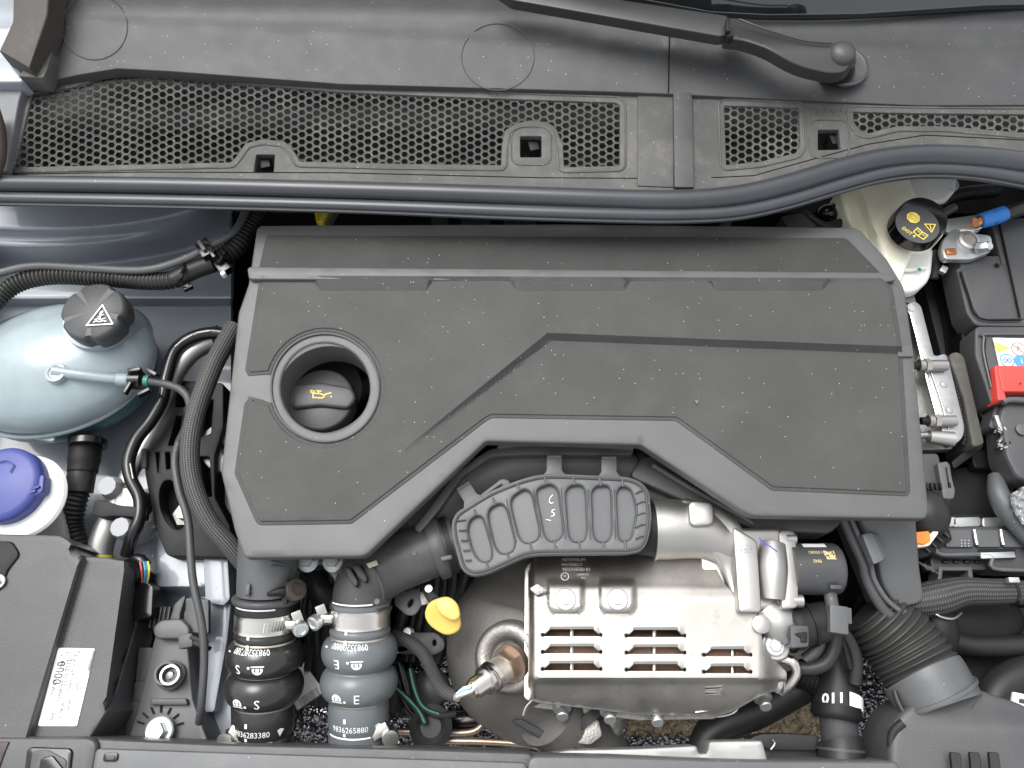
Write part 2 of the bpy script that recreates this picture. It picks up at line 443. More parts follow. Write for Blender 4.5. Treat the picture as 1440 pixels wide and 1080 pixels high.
m_clear = mat('frosted_clear_plastic', (.55, .62, .64), .3, alpha=.35)
m_white = mat('white_plastic', (.76, .77, .74), .35, sss=.1, rvar=.05, mottle=.1)
m_cream = mat('cream_plastic', (.84, .81, .60), .38, sss=.1, mottle=.5, mscale=10)
m_blue = mat('violet_blue_plastic', (.042, .055, .23), .45, grain=.15, specks=.06)
m_bluet = mat('blue_heatshrink', (.03, .19, .58), .5, grain=.3)
m_yellow = mat('yellow_plastic', (.76, .48, .11), .42, mottle=.1)
m_orange = mat('orange_plastic', (.9, .22, .03), .4)
m_red = mat('red_plastic', (.62, .055, .045), .45, grain=.1, mottle=.2)
m_label = mat('white_label_paper', (.80, .81, .82), .5, rvar=.03)
m_ink = mat('black_print', (.03, .03, .03), .6, rvar=0)
m_inkg = mat('grey_print', (.25, .25, .26), .6, rvar=0)
m_wprint = mat('white_print', (.78, .8, .82), .5, rvar=0)
m_yprint = mat('yellow_print', (.80, .62, .10), .5, rvar=0)
m_gold = mat('gold_print', (.62, .50, .26), .5, rvar=0)
m_etch = mat('etched_mark', (.62, .60, .57), .5, rvar=0)
m_oprint = mat('orange_print', (.85, .45, .08), .5, rvar=0)
m_rprint = mat('red_print', (.7, .12, .10), .5, rvar=0)
m_wiper = mat('satin_black_metal', (.028, .028, .029), .32, specks=.06, mottle=.3)
m_pen = mat('blue_ink', (.05, .05, .36), .5, rvar=0)
m_bprint = mat('blue_print', (.08, .28, .62), .5, rvar=0)
m_braid = mat('braided_sleeve', (.018, .018, .017), .6, braid=(1900, 6.2832 * 11), rvar=0)
m_mesh = mat('woven_loom_sleeve', (.022, .022, .022), .6, braid=(1500, 6.2832 * 9, 3.0), rvar=0)
m_green = mat('green_wire', (.04, .22, .16), .5)
m_copper = mat('copper', (.75, .33, .16), .35, metal=1)
m_glass = mat('windscreen_glass', (.01, .013, .014), .04, coat=1, rvar=0)
# ================================================================ THE SETTING
m_soil = mat('dry_soil', (.13, .11, .085), .95, grain=1, gscale=60, mottle=.8, mscale=18, wear=.8, rvar=0)
bm = bmesh.new(); bmesh.ops.create_grid(bm, x_segments=160, y_segments=160, size=3)
from mathutils import noise
for v in bm.verts:
    v.co.z = -.78 + .02 * noise.noise(v.co * 9) + .012 * noise.noise(v.co * 31) + .006 * noise.noise(v.co * 77)
setting('ground', bm, m_soil)
bm = bmesh.new()                       # leaf litter and clods on the soil below the opening
for i in range(2600):
    x, y = rnd.uniform(860, 1190), rnd.uniform(985, 1065); c = W(x, y, -.775); s = rnd.uniform(.004, .016)
    a = rnd.random() * 6.28; n = V((rnd.uniform(-.6, .6), rnd.uniform(-.6, .6), 1)).normalized(); q = V((0, 0, 1)).rotation_difference(n)
    P = [bm.verts.new(c + q @ V((s * k * math.cos(a + f), s * k * math.sin(a + f) * .6, rnd.uniform(0, .006)))) for f, k in ((0, 1), (1.2, .7), (2.6, .9), (3.6, .8), (5, .7))]
    bm.faces.new(P)
o = setting('soil_litter', bm, mat('dry_leaf_litter', (.20, .16, .11), .9, mottle=.9, mscale=40, wear=.9)); o['kind'] = 'stuff'

# body shell: left apron with the strut tower, in glossy blue-grey paint
def z_apron(x, y):
    z = np.full(len(x), -.17)
    tower = .75 * ss((290 - np.hypot((x - 60) * .9, (y - 275) * 2.9)) / 90.) + .25 * ss((260 - np.hypot((x - 60) * .9, (y - 275) * 4.2)) / 70.)          # dome of the strut tower at the back
    z = z + .095 * tower
    z = z + .02 * ss((432 - y) / 14.) * (1 - tower)
    z = z - .11 * ss((x - 326) / 10.)
    box_ = ss((x - 212) / 10.) * ss((y - 742) / 12.) * ss((838 - y) / 14.); z = z + .035 * box_
    z = z + .012 * ss((x - 212) / 40.) * ss((y - 840) / 20.)
    z = z + .004 * np.exp(-((y - 700 + .4 * (x - 200)) / 5.) ** 2)
    return z
bay = thing('body_shell', 'blue-grey painted inner wing and strut tower panel under the coolant bottle', 'body panel', (160, 560, -.17))
part('inner_wing', sheet(-90, 262, 345, 1120, z_apron, 150, 300), m_paint, bay, ang=60)
part('flange', plate(fil([(286, 760), (318, 768), (322, 842), (314, 850), (290, 846)], 3), -.128, .03), m_paint, bay)
part('flange', plate(fil([(296, 842), (324, 842), (318, 900), (300, 1000), (286, 1000)], 4), -.14, .04), m_paint, bay)
for x, y, r in ((221, 804, 3), (305, 826, 3.5), (282, 822, 3)): bolt(bay, x, y, -.13, r, m_paint, name='spot_weld')
part('seam', tube([(188, 770, -.165), (212, 758, -.165), (226, 738, -.166), (228, 752, -.16), (214, 785, -.158)], 1.6, 6), m_paint, bay)
part('label_patch', plate(rect(272, 700, 286, 716), -.16, .001, bev=0), m_paint, bay) if 0 else None

# dark depths: bulkhead and engine block as black filler for the shaded gaps; undertray
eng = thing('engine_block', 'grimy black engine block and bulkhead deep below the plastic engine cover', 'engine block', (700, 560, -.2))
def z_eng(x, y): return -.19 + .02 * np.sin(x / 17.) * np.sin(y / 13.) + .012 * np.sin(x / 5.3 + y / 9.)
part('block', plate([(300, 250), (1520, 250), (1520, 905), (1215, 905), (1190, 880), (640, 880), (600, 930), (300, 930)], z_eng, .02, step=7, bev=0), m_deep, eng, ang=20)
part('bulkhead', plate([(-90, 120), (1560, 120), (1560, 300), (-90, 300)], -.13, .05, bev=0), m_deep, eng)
part('side_wall', box((-.64, -.1, -.3), (.02, 1.2, .40)), m_deep, eng)  # out-of-view bay wall, added to stop side light brightening the gaps
part('side_wall', box((.66, -.1, -.3), (.02, 1.2, .40)), m_deep, eng)  # the same unseen light block on the right
part('front_wall', box((0, -.66, -.33), (1.5, .02, .34)), m_deep, eng)  # unseen as well, added to close the front against stray light
m_foil = mat('embossed_black_foil', (.22, .22, .23), .14, metal=.9, rvar=.05)
t = m_foil.node_tree; b = t.nodes['Principled BSDF']; tc = node(t, 'TexCoord')
v = node(t, 'TexVoronoi', Scale=110.0); t.links.new(tc.outputs['Object'], v.inputs[0]); bp = node(t, 'Bump', Strength=1.0, Distance=.004); bp.invert = True
t.links.new(v.outputs['Distance'], bp.inputs['Height']); t.links.new(bp.outputs[0], b.inputs['Normal'])
hole = [(878, 1004), (1152, 900), (1186, 960), (1166, 1038), (1062, 1042), (1060, 1030), (960, 1040), (880, 1040)]
def z_foil(x, y): return -.33 + .012 * np.sin(x / 23. + y / 31.) + .004 * np.sin(x / 7. - y / 5.)
tray = thing('heat_shield_tray', 'dimpled glossy black undertray deep below the engine with an opening to the soil', 'undertray', (700, 1020, -.33))
part('tray', plate([(300, 860), (1460, 860), (1460, 1110), (300, 1110)], z_foil, .01, holes=[hole], step=9, bev=0), m_foil, tray, ang=60)
def blob_field(name, poly, n, parent):
    bm = bmesh.new(); poly_a = [p for p in poly]; xs = [p[0] for p in poly]; ys = [p[1] for p in poly]
    k = 0
    while k < n:
        x, y = rnd.uniform(min(xs), max(xs)), rnd.uniform(min(ys), max(ys))
        if not inside(np.array([[x, y]]), poly)[0]: continue
        k += 1; c = W(x, y, -.322); s = rnd.uniform(.0028, .0048); q = bmesh.ops.create_icosphere(bm, subdivisions=1, radius=s)
        for vv in q['verts']: vv.co = V((vv.co.x, vv.co.y, vv.co.z * .5)) + c
    return part(name, bm, m_foil, parent, kind='stuff', ang=80)
blob_field('dimples', [(1195, 900), (1262, 960), (1255, 1040), (1186, 1040), (1170, 960)], 420, tray)
blob_field('dimples', [(560, 1008), (880, 985), (880, 1050), (560, 1050)], 500, tray)
blob_field('dimples', [(425, 980), (460, 980), (450, 1048), (412, 1048)], 90, tray)
blob_field('dimples', [(882, 1038), (1058, 1028), (1060, 1050), (882, 1052)], 130, tray)

# ================================================================ COWL, WINDSCREEN, SEAL
def z_scut(x, y): return .018 + .00022 * (150 - y) + .004 * ss((y - (18 + (x) * .05)) / 6.) * 0 - .006 * ss(((12 + x * .055) - y) / 5.)
ws = thing('windscreen', 'dark glass strip of the windscreen along the top right edge', 'windscreen', (1200, 5, .05))
part('glass', plate([(-150, -420), (1560, -420), (1560, 3), (1390, 6), (1210, 18), (1080, 20), (1000, 16), (870, -8), (560, -26), (-150, -44)], lambda x, y: .052 + .0005 * (20 - y), .006, bev=.001), m_glass, ws)
part('rubber_edge', tube([(560, -14, .047), (700, -2, .046), (860, 8, .046), (1000, 20, .046), (1085, 25, .046), (1210, 23, .046), (1390, 12, .046), (1500, 6, .046)], 3.2, 10), m_black, ws)
cowl = thing('cowl_panel', 'dusty dark grey plastic scuttle panel with honeycomb air grilles below the windscreen', 'cowl panel', (720, 120, .02))
ucirc = [circ(133, 38, 45, 48), circ(700, 80, 50, 48, ry=46)]
up = [(18, -60), (1500, -60), (1500, 12), (1500, 146), (1290, 147), (945, 131), (870, 128), (480, 117), (240, 99), (165, 95), (110, 104), (70, 112), (30, 110), (60, 60), (90, -10)]
def z_up(x, y):
    z = .022 + .00020 * (150 - y)
    z = z - .0045 * ss(((14 + x * .052 + 6) - y) / 7.) * (x < 942) - .005 * ss(((28 + (x - 942) * .022) + 30 - y) / 6.) * (x > 948)
    return z
part('upper_panel', plate(up, z_up, .012, step=9, bev=.001, lines=[]), m_cowl, cowl, ang=50)
for (cx, cy, rx, ry) in ((133, 38, 46, 46), (700, 80, 51, 47)):
    P = world_path([(x, y, float(z_up(np.array([x]), np.array([y]))[0]) + .0002) for x, y in circ(cx, cy, rx, 56, ry=ry)] , .9); P.append(P[0])
    part('round_knockout_rim', tube(P, seg=6, world=True, smooth=0, ds=.004, caps=False), m_grille, cowl)
part('joint_line', tube([(942, 26, .046), (941, 70, .0385), (940, 130, .0275)], .9, 6), m_deep, cowl)
# honeycomb grilles: real cells
GZ = .018
def honey(name, poly, pitch, parent, skew=lambda x, y: 0.0, grow=5, ry=.87):
    bm = bmesh.new(); xs = [p[0] for p in poly]; ys = [p[1] for p in poly]; cx = pitch * .866; row = pitch * ry
    big = inset(poly, -grow); i = 0; x = min(xs) - 6
    s = 1
    while x < max(xs) + 8:
        y = min(ys) - 8 + (row / 2 if i % 2 else 0)
        while y < max(ys) + 8:
            yy = y + skew(x, y); 
            if inside(np.array([[x, yy]]), big)[0]:
                ro = row * .577; jr = 1 + rnd.uniform(-.04, .04)
                def hx(r, z, sx=1): return [bm.verts.new(W(x + r * sx * math.cos(R(60 * k)) * (cx / (row * .866)), yy + r * math.sin(R(60 * k)), z)) for k in range(6)]
                a = hx(ro * 1.005, GZ); b_ = hx(ro * .76 * jr, GZ + .0006); c_ = hx(ro * .70 * jr, GZ - .0005); d_ = hx(ro * .70, GZ - .006)
                for p, q in ((a, b_), (b_, c_), (c_, d_)):
                    for k in range(6): bm.faces.new((p[k], q[k], q[(k + 1) % 6], p[(k + 1) % 6]))
            y += row
        x += cx; i += 1
    bmesh.ops.recalc_face_normals(bm, faces=bm.faces)
    return part(name, bm, m_grille, parent, kind='stuff', ang=20)
gl = fil([(44, 130, 3), (98, 122), (150, 106), (205, 103), (300, 113), (480, 128), (690, 137), (868, 143, 5), (873, 148), (873, 234, 4), (792, 236, 3), (790, 205), (781, 180), (768, 172), (745, 170), (726, 174), (711, 184), (707, 205), (706, 233), (560, 231), (420, 228), (413, 214), (400, 200), (370, 196), (346, 202), (335, 218), (326, 229), (200, 232), (18, 236, 2)], 3)
gr1 = fil([(1017, 147), (1125, 150), (1127, 205), (1120, 216), (1070, 228), (1020, 233)], 3)
gr2 = fil([(1198, 156), (1290, 158), (1500, 160), (1500, 186), (1434, 187), (1330, 178), (1262, 178), (1222, 188), (1210, 186), (1200, 172)], 3)
gskew = lambda x, y: -.30 * max(0, 200 - x) * 0 + .0
honey('honeycomb_grille', gl, 11.9, cowl, lambda x, y: .05 * (x - 200) if x > 200 else -.12 * (200 - x) * -1)
honey('honeycomb_grille', gr1, 12.2, cowl); honey('honeycomb_grille', gr2, 12.2, cowl)
glow = [(-60, 112), (30, 112), (70, 114), (112, 106), (165, 97), (240, 101), (480, 119), (870, 130), (950, 132), (1290, 149), (1500, 149), (1500, 232), (1300, 214), (1200, 232), (1110, 262), (1000, 284), (900, 284), (480, 270), (-60, 268)]
sq = [fil([(730, 190), (763, 190), (763, 222), (730, 222)], 3), fil([(1149, 181), (1181, 181), (1184, 211), (1149, 212)], 3), fil([(359, 216), (388, 216), (386, 243), (355, 243)], 3)]
GT = .0205
part('grille_frame', plate(glow, GT, .006, holes=[gl, gr1, gr2] + sq, bev=.0012), m_grille, cowl)
def rim(pts, r, closed=True, z=GT, m=m_grille, nm='raised_rim', par=None, k=10):
    P = world_path([(x, y, z) for x, y in pts], r)
    if closed: P.append(P[0])
    return part(nm, tube(P, seg=8, world=True, smooth=0, ds=.004, caps=False), m, par or cowl)
for q in (gl, gr1, gr2): rim(inset(q, -6.5), 1.7)
rim([(-40, 246), (200, 242), (480, 243), (760, 250), (930, 251)], .8, False, m=m_deep, nm='groove')
rim([(1000, 250), (1060, 247), (1150, 222), (1220, 203), (1300, 190), (1500, 200)], .8, False, m=m_deep, nm='groove')
for cx, cy in ((747, 206), (1166, 196)): rim(fil(rect(cx - 28, cy - 27, cx + 28, cy + 26), 14), 1.4)
for cx, cy in ((746, 206), (1166, 197), (372, 230)):
    part('catch', box(W(cx + 4, cy + 5, .004), (.010, .014, .018), (0, 0, 12)), m_black, cowl)
for i in range(5): part('blind_cell', lathe(W(1142 + i * 11, 155 + (i % 2) * 5, GT), [(.0036, 0), (.0030, .0008)], seg=6), m_grille, cowl)
part('splice_strip', plate(fil([(948, 127), (972, 128), (975, 262), (950, 262)], 2), .026, .008), m_cowl, cowl)
part('splice_step', plate([(898, 131), (946, 131), (946, 262), (898, 260)], .0218, .003), m_grille, cowl)
# inside of the scuttle: seen through the cells
scut = thing('scuttle_tray', 'dusty dark tray seen through the honeycomb grille cells', 'tray', (450, 200, -.03))
part('tray', plate([(-60, 90), (1560, 90), (1560, 232), (1440, 222), (1300, 210), (1180, 228), (1080, 258), (960, 276), (-60, 266)], lambda x, y: -.012 - .016 * ss((190 - y + .0 * x) / 50.) + .004 * np.sin(x / 31.) + .003 * np.sin(y / 9.), .01, step=12, bev=0), mat('dusty_tray', (.05, .048, .043), .7, mottle=.7, mscale=25, dust=.35), scut)

seal = thing('weather_seal', 'long grey rubber bonnet seal running across below the cowl grille', 'rubber seal', (700, 285, .03))
up_ = [(-60, 258, .034, 12), (0, 259, .034, 12), (240, 262, .034, 12.5), (480, 268, .034, 13), (700, 275, .034, 14), (860, 281, .034, 15), (960, 283, .034, 16), (1040, 276, .034, 16), (1110, 260, .034, 16), (1180, 239, .034, 16), (1240, 225, .034, 16), (1300, 220, .034, 16.5), (1370, 223, .034, 17), (1440, 231, .034, 17), (1520, 246, .034, 17)]
lo_ = [(-60, 279, .030, 10), (0, 280, .030, 10), (240, 284, .030, 10), (480, 290, .030, 10), (700, 298, .030, 11), (860, 303, .030, 11), (960, 304, .030, 11), (1040, 299, .030, 11), (1110, 284, .030, 11), (1180, 263, .030, 11), (1240, 247, .030, 11), (1300, 240, .030, 11), (1370, 243, .030, 11), (1440, 254, .030, 12), (1520, 270, .030, 12)]
part('seal_lip', tube(up_, seg=28, ds=.006), m_seal, seal)
part('seal_bulb', tube(lo_, seg=24, ds=.006), m_seal, seal)
part('seal_edge', tube([(p[0], p[1] + p[3] * .75, p[2] + .006, 2.2) for p in lo_], seg=8, ds=.006), m_seal, seal)

# top left corner
hc = thing('hinge_cover', 'dusty brown-grey plastic hinge cover wedge in the top left corner', 'hinge cover', (50, 50, .03))
part('wedge', plate([(22, -60), (70, -60), (64, 20), (40, 92), (2, 70), (20, 30)], lambda x, y: .06 + .0002 * (90 - y), .03, bev=.002), mat('brown_grey_plastic', (.046, .041, .037), .6, grain=.5, dust=.15), hc)
part('channel', plate(fil([(70, -60), (86, -60), (84, 20), (66, 94), (60, 108), (26, 106), (40, 92), (64, 20)], 3), .047, .02), m_grille, hc)
part('rib', tube([(84, -40, .05), (83, 18, .05), (66, 66, .048), (56, 100, .044)], 2, 8), m_grille, hc)
part('foot', plate(fil([(20, 92), (60, 94), (72, 110), (50, 116), (24, 112)], 5), .036, .01), m_grille, hc)
wing = thing('wing_edge', 'pale blue-grey painted wing edge sliver at the top left corner', 'body panel', (5, 60, .03))
part('panel', plate(fil([(-300, -300), (-20, -300), (12, -60), (20, 10), (16, 50), (2, 70), (22, 96), (30, 112), (-300, 112)], 4), .042, .02, bev=.003), m_paint, wing)
part('panel_lower', plate(fil([(-80, 113), (33, 114), (24, 140), (6, 240), (-80, 240)], 4), .030, .01, bev=.002), mat('lilac_grey_plastic', (.13, .135, .145), .5, mottle=.2), wing)
hj = thing('hinge_bracket', 'dark brown curved bonnet hinge end at the left edge beside the grille', 'hinge', (2, 200, .05))
part('arm', tube([(-16, 150, .05), (-6, 185, .05), (-6, 220, .048), (-14, 246, .045)], 13, 20), mat('brown_metal', (.07, .05, .04), .5, metal=.3, mottle=.4), hj)

# wiper
wp = thing('windscreen_wiper', 'satin black windscreen wiper with round cap on its spindle', 'wiper', (1180, 80, .06))
part('arm', plate(fil([(690, -22), (760, -16), (1022, 23), (1025, 47), (1012, 49), (720, -2)], 3), .080, .012, bev=.0014), m_wiper, wp)
part('knuckle', plate(fil([(1022, 26, 3), (1045, 27, 3), (1078, 42, 20), (1130, 58, 20), (1180, 62, 20), (1198, 76, 14), (1190, 99, 12), (1168, 101, 20), (1122, 91, 30), (1078, 65, 30), (1046, 55, 8), (1022, 52, 2)], 8), lambda x, y: .076 + .004 * np.cos((y - 66) / 16.) , .014, step=4, bev=.0015), m_wiper, wp, ang=50)
part('hinge_pin', lathe(W(1024, 57, .076), [(.004, 0), (.004, .006), (.003, .008)], seg=14), m_black, wp)
part('rib', tube([(1040, 27, .084), (1080, 42, .084), (1130, 57, .083), (1170, 61, .083)], 1.2, 8), m_wiper, wp)
part('pin_clip', box(W(1023, 37, .085), (.004, .018, .006), (0, 0, -6)), m_black, wp)
c = W(1179, 86, .068); part('cap', lathe(c, [(.0125, 0), (.0138, .006), (.0134, .010), (.0115, .0145), (.007, .017), (.002, .0178)], seg=40), m_grey, wp, ang=60)
sp = thing('wiper_spindle', 'wiper spindle collar sitting in a round well of the cowl', 'spindle', (1175, 108, .035))
part('well_ring', lathe(W(1182, 94, .0345), [(.028, 0), (.0285, .003), (.026, .004), (.024, .003), (.014, .0035)], seg=48, close=False), m_cowl, sp)
part('collar', lathe(W(1174, 104, .034), [(.018, 0), (.0175, .01), (.015, .014), (.014, .02)], seg=36), m_blackg, sp)
part('shaft', lathe(W(1176, 100, .045), [(.012, 0), (.0115, .012), (.009, .016)], seg=30), m_seal, sp)
# ================================================================ ENGINE COVER
cov = thing('engine_cover', 'large dark grey plastic engine cover with a round opening for the oil cap', 'engine cover', (800, 550, 0))
HX, HY, HR = 457, 545, 66
out = fil([(364, 319, 6), (800, 317, 2), (1206, 322, 8), (1246, 366, 6), (1269, 404, 8), (1281, 486, 4), (1303, 716, 10), (1300, 726, 4), (1060, 722, 6), (1046, 716, 8), (902, 622, 6), (682, 617, 6), (512, 779, 8), (346, 781, 4), (333, 745, 3), (314, 664, 4), (338, 440, 3), (352, 400, 3)], 5)
def z_frame(x, y):
    z = np.zeros(len(x))
    d, s, side = dline(np.stack([x, y], 1), [(905, 590), (905, 640), (1046, 716)])
    z = z - .006 * ss(((x - 905) * .55 - (y - 610)) / -60.) * (x > 900) * (x < 1080) * (y > 600)
    return z - .004 * np.clip((392 - y) / 70., 0, 1)
part('frame', plate(out, z_frame, .012, holes=[circ(HX, HY, HR, 64)], step=9, bev=.0022), m_frame, cov, ang=40)
# rounded wall of the oil opening, going down to the cap
s = mpp(HX, HY, 0)
bm = bmesh.new(); N = 64; r0 = [bm.verts.new(W(*p, -.001)) for p in circ(HX, HY, HR + 1.5, N)]; zz = -.034; c0 = W(HX, HY, 0)
prev = r0
for k, (rr, dz) in enumerate(((HR * 1.0, -.0025), (HR * .97, -.02), (HR * .95, zz))):
    cur = [bm.verts.new(c0 + V((rr * s * math.cos(-2 * math.pi * i / N), rr * s * math.sin(-2 * math.pi * i / N), dz))) for i in range(N)]
    for i in range(N): bm.faces.new((prev[i], prev[(i + 1) % N], cur[(i + 1) % N], cur[i]))
    prev = cur
part('opening_wall', bm, m_frame, cov, ang=50)
# grained inlays
inA = fil([(376, 332, 3), (1190, 336, 3), (1236, 383, 3), (700, 378, 1), (366, 376, 3)], 3)
arcU = circ(HX, HY, 81, 22, a0=-101 + 0, a1=-101)   # placeholder
up_arc = circ(HX, HY, 80, 26, a0=193, a1=361)       # over the top of the ring
lo_arc = circ(HX, HY, 80, 26, a0=1, a1=165)         # under it
inB = [(364, 388), (1240, 392), (1254, 404), (1267, 486), (1279, 690), (1275, 696), (1086, 688), (958, 595), (950, 590), (692, 586), (684, 590), (494, 735), (366, 737), (361, 733), (331, 665), (345, 567), (350, 562), (370, 562)]
inB = fil(inB[:-1], 3) + [(368, 563), (374, 566)] + circ(HX, HY, 80, 40, a0=164, a1=-166)[0:] + [(375, 525), (350, 527), (346, 520), (366, 392)]
# notched step below the upper ridge
def ybot(x):
    x = np.asarray(x, float); y = np.full(x.shape, 393.)
    for a, b_ in ((446, 600), (722, 878), (1002, 1158)): y += 16 * (ss((x - a + 8) / 14.) * ss((b_ + 12 - x) / 14.))
    return y
RT = [(568, 632), (770, 468), (1266, 487)]
RTn = np.array(RT, float)
def ridge(x, y):
    P = np.stack([x, y], 1); d, s_, sd = dline(P, RT)
    H = .0070 * np.clip(.10 + s_ / 220., 0, 1); wd = 4 + 7 * np.clip(s_ / 230., .1, 1)
    below = (sd > 0); lo = H * np.clip(1 - d / wd, 0, 1); hi = H * (1 - ss(d / (40. + s_ * .6)) * (1 - .85 * np.clip(s_ / 420., 0, 1)))
    tip = (s_ <= .01); hi = np.where(tip, H * (1 - ss(d / 12.)), hi); lo = np.where(tip, H * (1 - ss(d / 12.)), lo)
    return np.where(below, lo, hi)
zA = .0032
def z_B(x, y):
    yb = ybot(x); top = .0075 * np.clip((yb - y) / (yb - 387.), 0, 1)
    return zA - .0012 + top * .8 + ridge(x, y) - .004 * np.clip((392 - y) / 70., 0, 1)
part('inlay_border', plate(inB, lambda x, y: z_B(x, y) - .0012, .006, step=7, bev=.0012, lines=[RT]), m_panel, cov, ang=25)
ybl = [(370 + i * 4, float(ybot(370 + i * 4))) for i in range(218)]
rb = [(568 + 1.2, 633.5), (640, 580.2), (705, 527.5), (778, 479), (1266, 498)]
part('inlay', plate(inset(inB, 5), z_B, .004, step=4, bev=.0008, lines=[RT, rb, ybl]), m_panel, cov, ang=14)
part('inlay', plate(inA, lambda x, y: .004 - .004 * np.clip((392 - y) / 70., 0, 1), .006, step=9, bev=.0016), m_coarse, cov)
rg = fil([(350, 377, 3), (700, 380, 1), (1240, 385, 3), (1258, 392, 3), (1240, 395, 2), (352, 390, 3)], 2)
part('ridge', plate(rg, lambda x, y: .0062 - .004 * np.clip((392 - y) / 70., 0, 1) + 0 * x, .006, step=9, bev=.002), m_frame, cov)
part('skirt_hinge', plate(fil([(1262, 486), (1282, 486), (1284, 500), (1264, 500)], 2), .003, .006), m_frame, cov)
bm = None
for k in range(3):
    pass
part('opening_rim', tube([V((*(W(p[0], p[1], .0015)), 1.6 * s)) for p in circ(HX, HY, 76, 64) + [circ(HX, HY, 76, 64)[0]]], seg=8, world=True, smooth=0, ds=.003, caps=False), m_frame, cov)
part('dried_mud_spot', lathe(W(980, 565, .0028), [(.0022, 0), (.0018, .0008), (.0006, .0012)], seg=9, rmod=lambda a, i: 1 + .3 * math.sin(3 * a)), m_soil, cov)
# front skirt/duct hanging from the cover's right corner
duct = thing('cover_air_duct', 'grey plastic air duct skirt hanging below the right front corner of the engine cover', 'air duct', (1250, 800, -.05))
def z_sk(x, y): return -.035 - .00035 * (y - 725)
part('duct_face', plate(fil([(1214, 722), (1284, 722), (1290, 800), (1296, 842, 8), (1266, 850, 10), (1246, 822, 14), (1240, 788, 8), (1226, 760, 6)], 5), z_sk, .03, step=9, bev=.003), m_grey2, duct, ang=40)
part('duct_side', plate(fil([(1192, 722), (1216, 722), (1228, 762), (1242, 790), (1248, 824), (1268, 850), (1262, 858), (1240, 842), (1226, 806)], 5), lambda x, y: z_sk(x, y) - .012, .03, bev=.002), m_grey, duct)
part('rubber_lip', tube([(1186, 728, -.05), (1200, 762, -.055), (1214, 792, -.06), (1218, 812, -.065), (1232, 842, -.07), (1252, 866, -.075), (1272, 862, -.078)], 7.5, 14), m_grey, duct)
part('rubber_bead', tube([(1196, 726, -.044), (1210, 760, -.048), (1224, 792, -.054), (1230, 816, -.06), (1246, 842, -.066), (1264, 858, -.07)], 3.4, 10), m_grey2, duct)
part('retaining_clip', plate(fil([(1214, 752), (1226, 750), (1242, 786), (1230, 792)], 2), -.036, .01), m_grey2, duct)
part('retaining_clip', plate(fil([(1226, 750), (1236, 752), (1246, 784), (1240, 788)], 2), -.04, .01), m_grey, duct)
# deep cowling beneath the cover, front centre
low = thing('lower_cover_shroud', 'dark plastic shroud under the front edge of the engine cover', 'shroud', (1000, 700, -.04))
part('shroud', plate(fil([(905, 646), (925, 646), (1056, 722), (1190, 724), (1165, 746), (1070, 742), (1030, 728), (890, 668)], 6), -.050, .03, bev=.003), m_grey, low)
part('rib', tube([(918, 654, -.046), (985, 694, -.046), (1040, 724, -.046), (1058, 736, -.048)], 4, 12), m_frame, low)
part('rib', tube([(700, 628, -.042), (760, 624, -.042), (890, 630, -.042)], 4, 12), m_frame, low)
part('wing', plate(fil([(890, 660), (915, 648), (985, 700), (1000, 735), (880, 700)], 4), -.062, .02), m_rubber, low)

# oil cap down in the opening
oc = thing('oil_filler_cap', 'round dark oil filler cap with a yellow oil can symbol inside the cover opening', 'oil cap', (452, 562, -.05))
oz = -.040; c = W(451, 561, oz); sc = mpp(451, 561, oz); RR = 46 * sc
part('cap', lathe(c, [(RR, -.02), (RR, -.003), (RR * .97, -.0008), (RR * .93, 0), (0.0001, .0006)], seg=64), m_grey, oc, ang=40)
bm = bmesh.new()      # moulded bar grip across the cap
def gp(x, y, z): return bm.verts.new(W(x, y, z))
grip = plate(fil([(412, 544, 4), (450, 541, 2), (492, 548, 6), (496, 560, 4), (488, 570, 4), (450, 566, 8), (414, 570, 4), (408, 556, 4)], 5), oz + .0055, .006, bev=.003)
gb = part('grip_bar', grip, m_grey, oc, ang=60)
u = .001
oil = s_stroke([(-9*u, 2.2*u), (-6.5*u, 1*u), (-6*u, -3.6*u), (4*u, -3.6*u), (7*u, 1*u), (12*u, 2.6*u)], 1.15*u) + s_stroke([(-9*u, 2.2*u), (-9.5*u, 4.2*u), (-5.5*u, 3.4*u), (-6.5*u, 1*u)], 1.0*u) + s_stroke([(-6*u, 1.3*u), (1*u, 1*u), (4.5*u, -.2*u), (12*u, 2.6*u)], 1.1*u) + s_stroke([(-1*u, 1.3*u), (-1*u, 3.8*u)], 1.1*u) + s_stroke([(-3.4*u, 3.9*u), (1.4*u, 3.9*u)], 1.1*u) + s_disc(12.6*u, -1.6*u, .8*u)
decal('oil_can_symbol', xf(oil, sc=.95), planemap(449, 555, oz + .0055, -3), m_yprint, gb)
part('neck', lathe(W(455, 552, oz - .02), [(.030, -.02), (.0295, .006), (.040, .007)], seg=40), m_deep, oc)

# ================================================================ LEFT SIDE
sb = thing('corrugated_loom_hose', 'black corrugated loom tube curving across the strut tower to the cover', 'loom tube', (200, 388, -.03))
part('hose', tube([(-50, 470, -.045), (-10, 428, -.042), (22, 400, -.04), (70, 388, -.04), (140, 390, -.04), (200, 395, -.04), (240, 394, -.038), (262, 384, -.036)], 13, 20, rib=(.0042, .0016), smooth=10), m_ribbed, sb, ang=60)
part('tape_wrap', tube([(246, 393, -.037), (272, 380, -.035), (300, 370, -.034)], 13, 20), m_rubber, sb)
part('hose_end', tube([(300, 370, -.034), (330, 350, -.036), (352, 318, -.04), (368, 292, -.045)], 15, 20, rib=(.0046, .0018)), m_black, sb, ang=60)
for x, y, a in ((256, 386, -70), (312, 362, -62)):
    part('cable_tie', tube([(x + math.cos(R(a)) * -15, y + math.sin(R(a)) * -15, -.028), (x, y, -.018), (x + math.cos(R(a)) * 15, y + math.sin(R(a)) * 15, -.03)], 3, 10), m_blackg, sb)
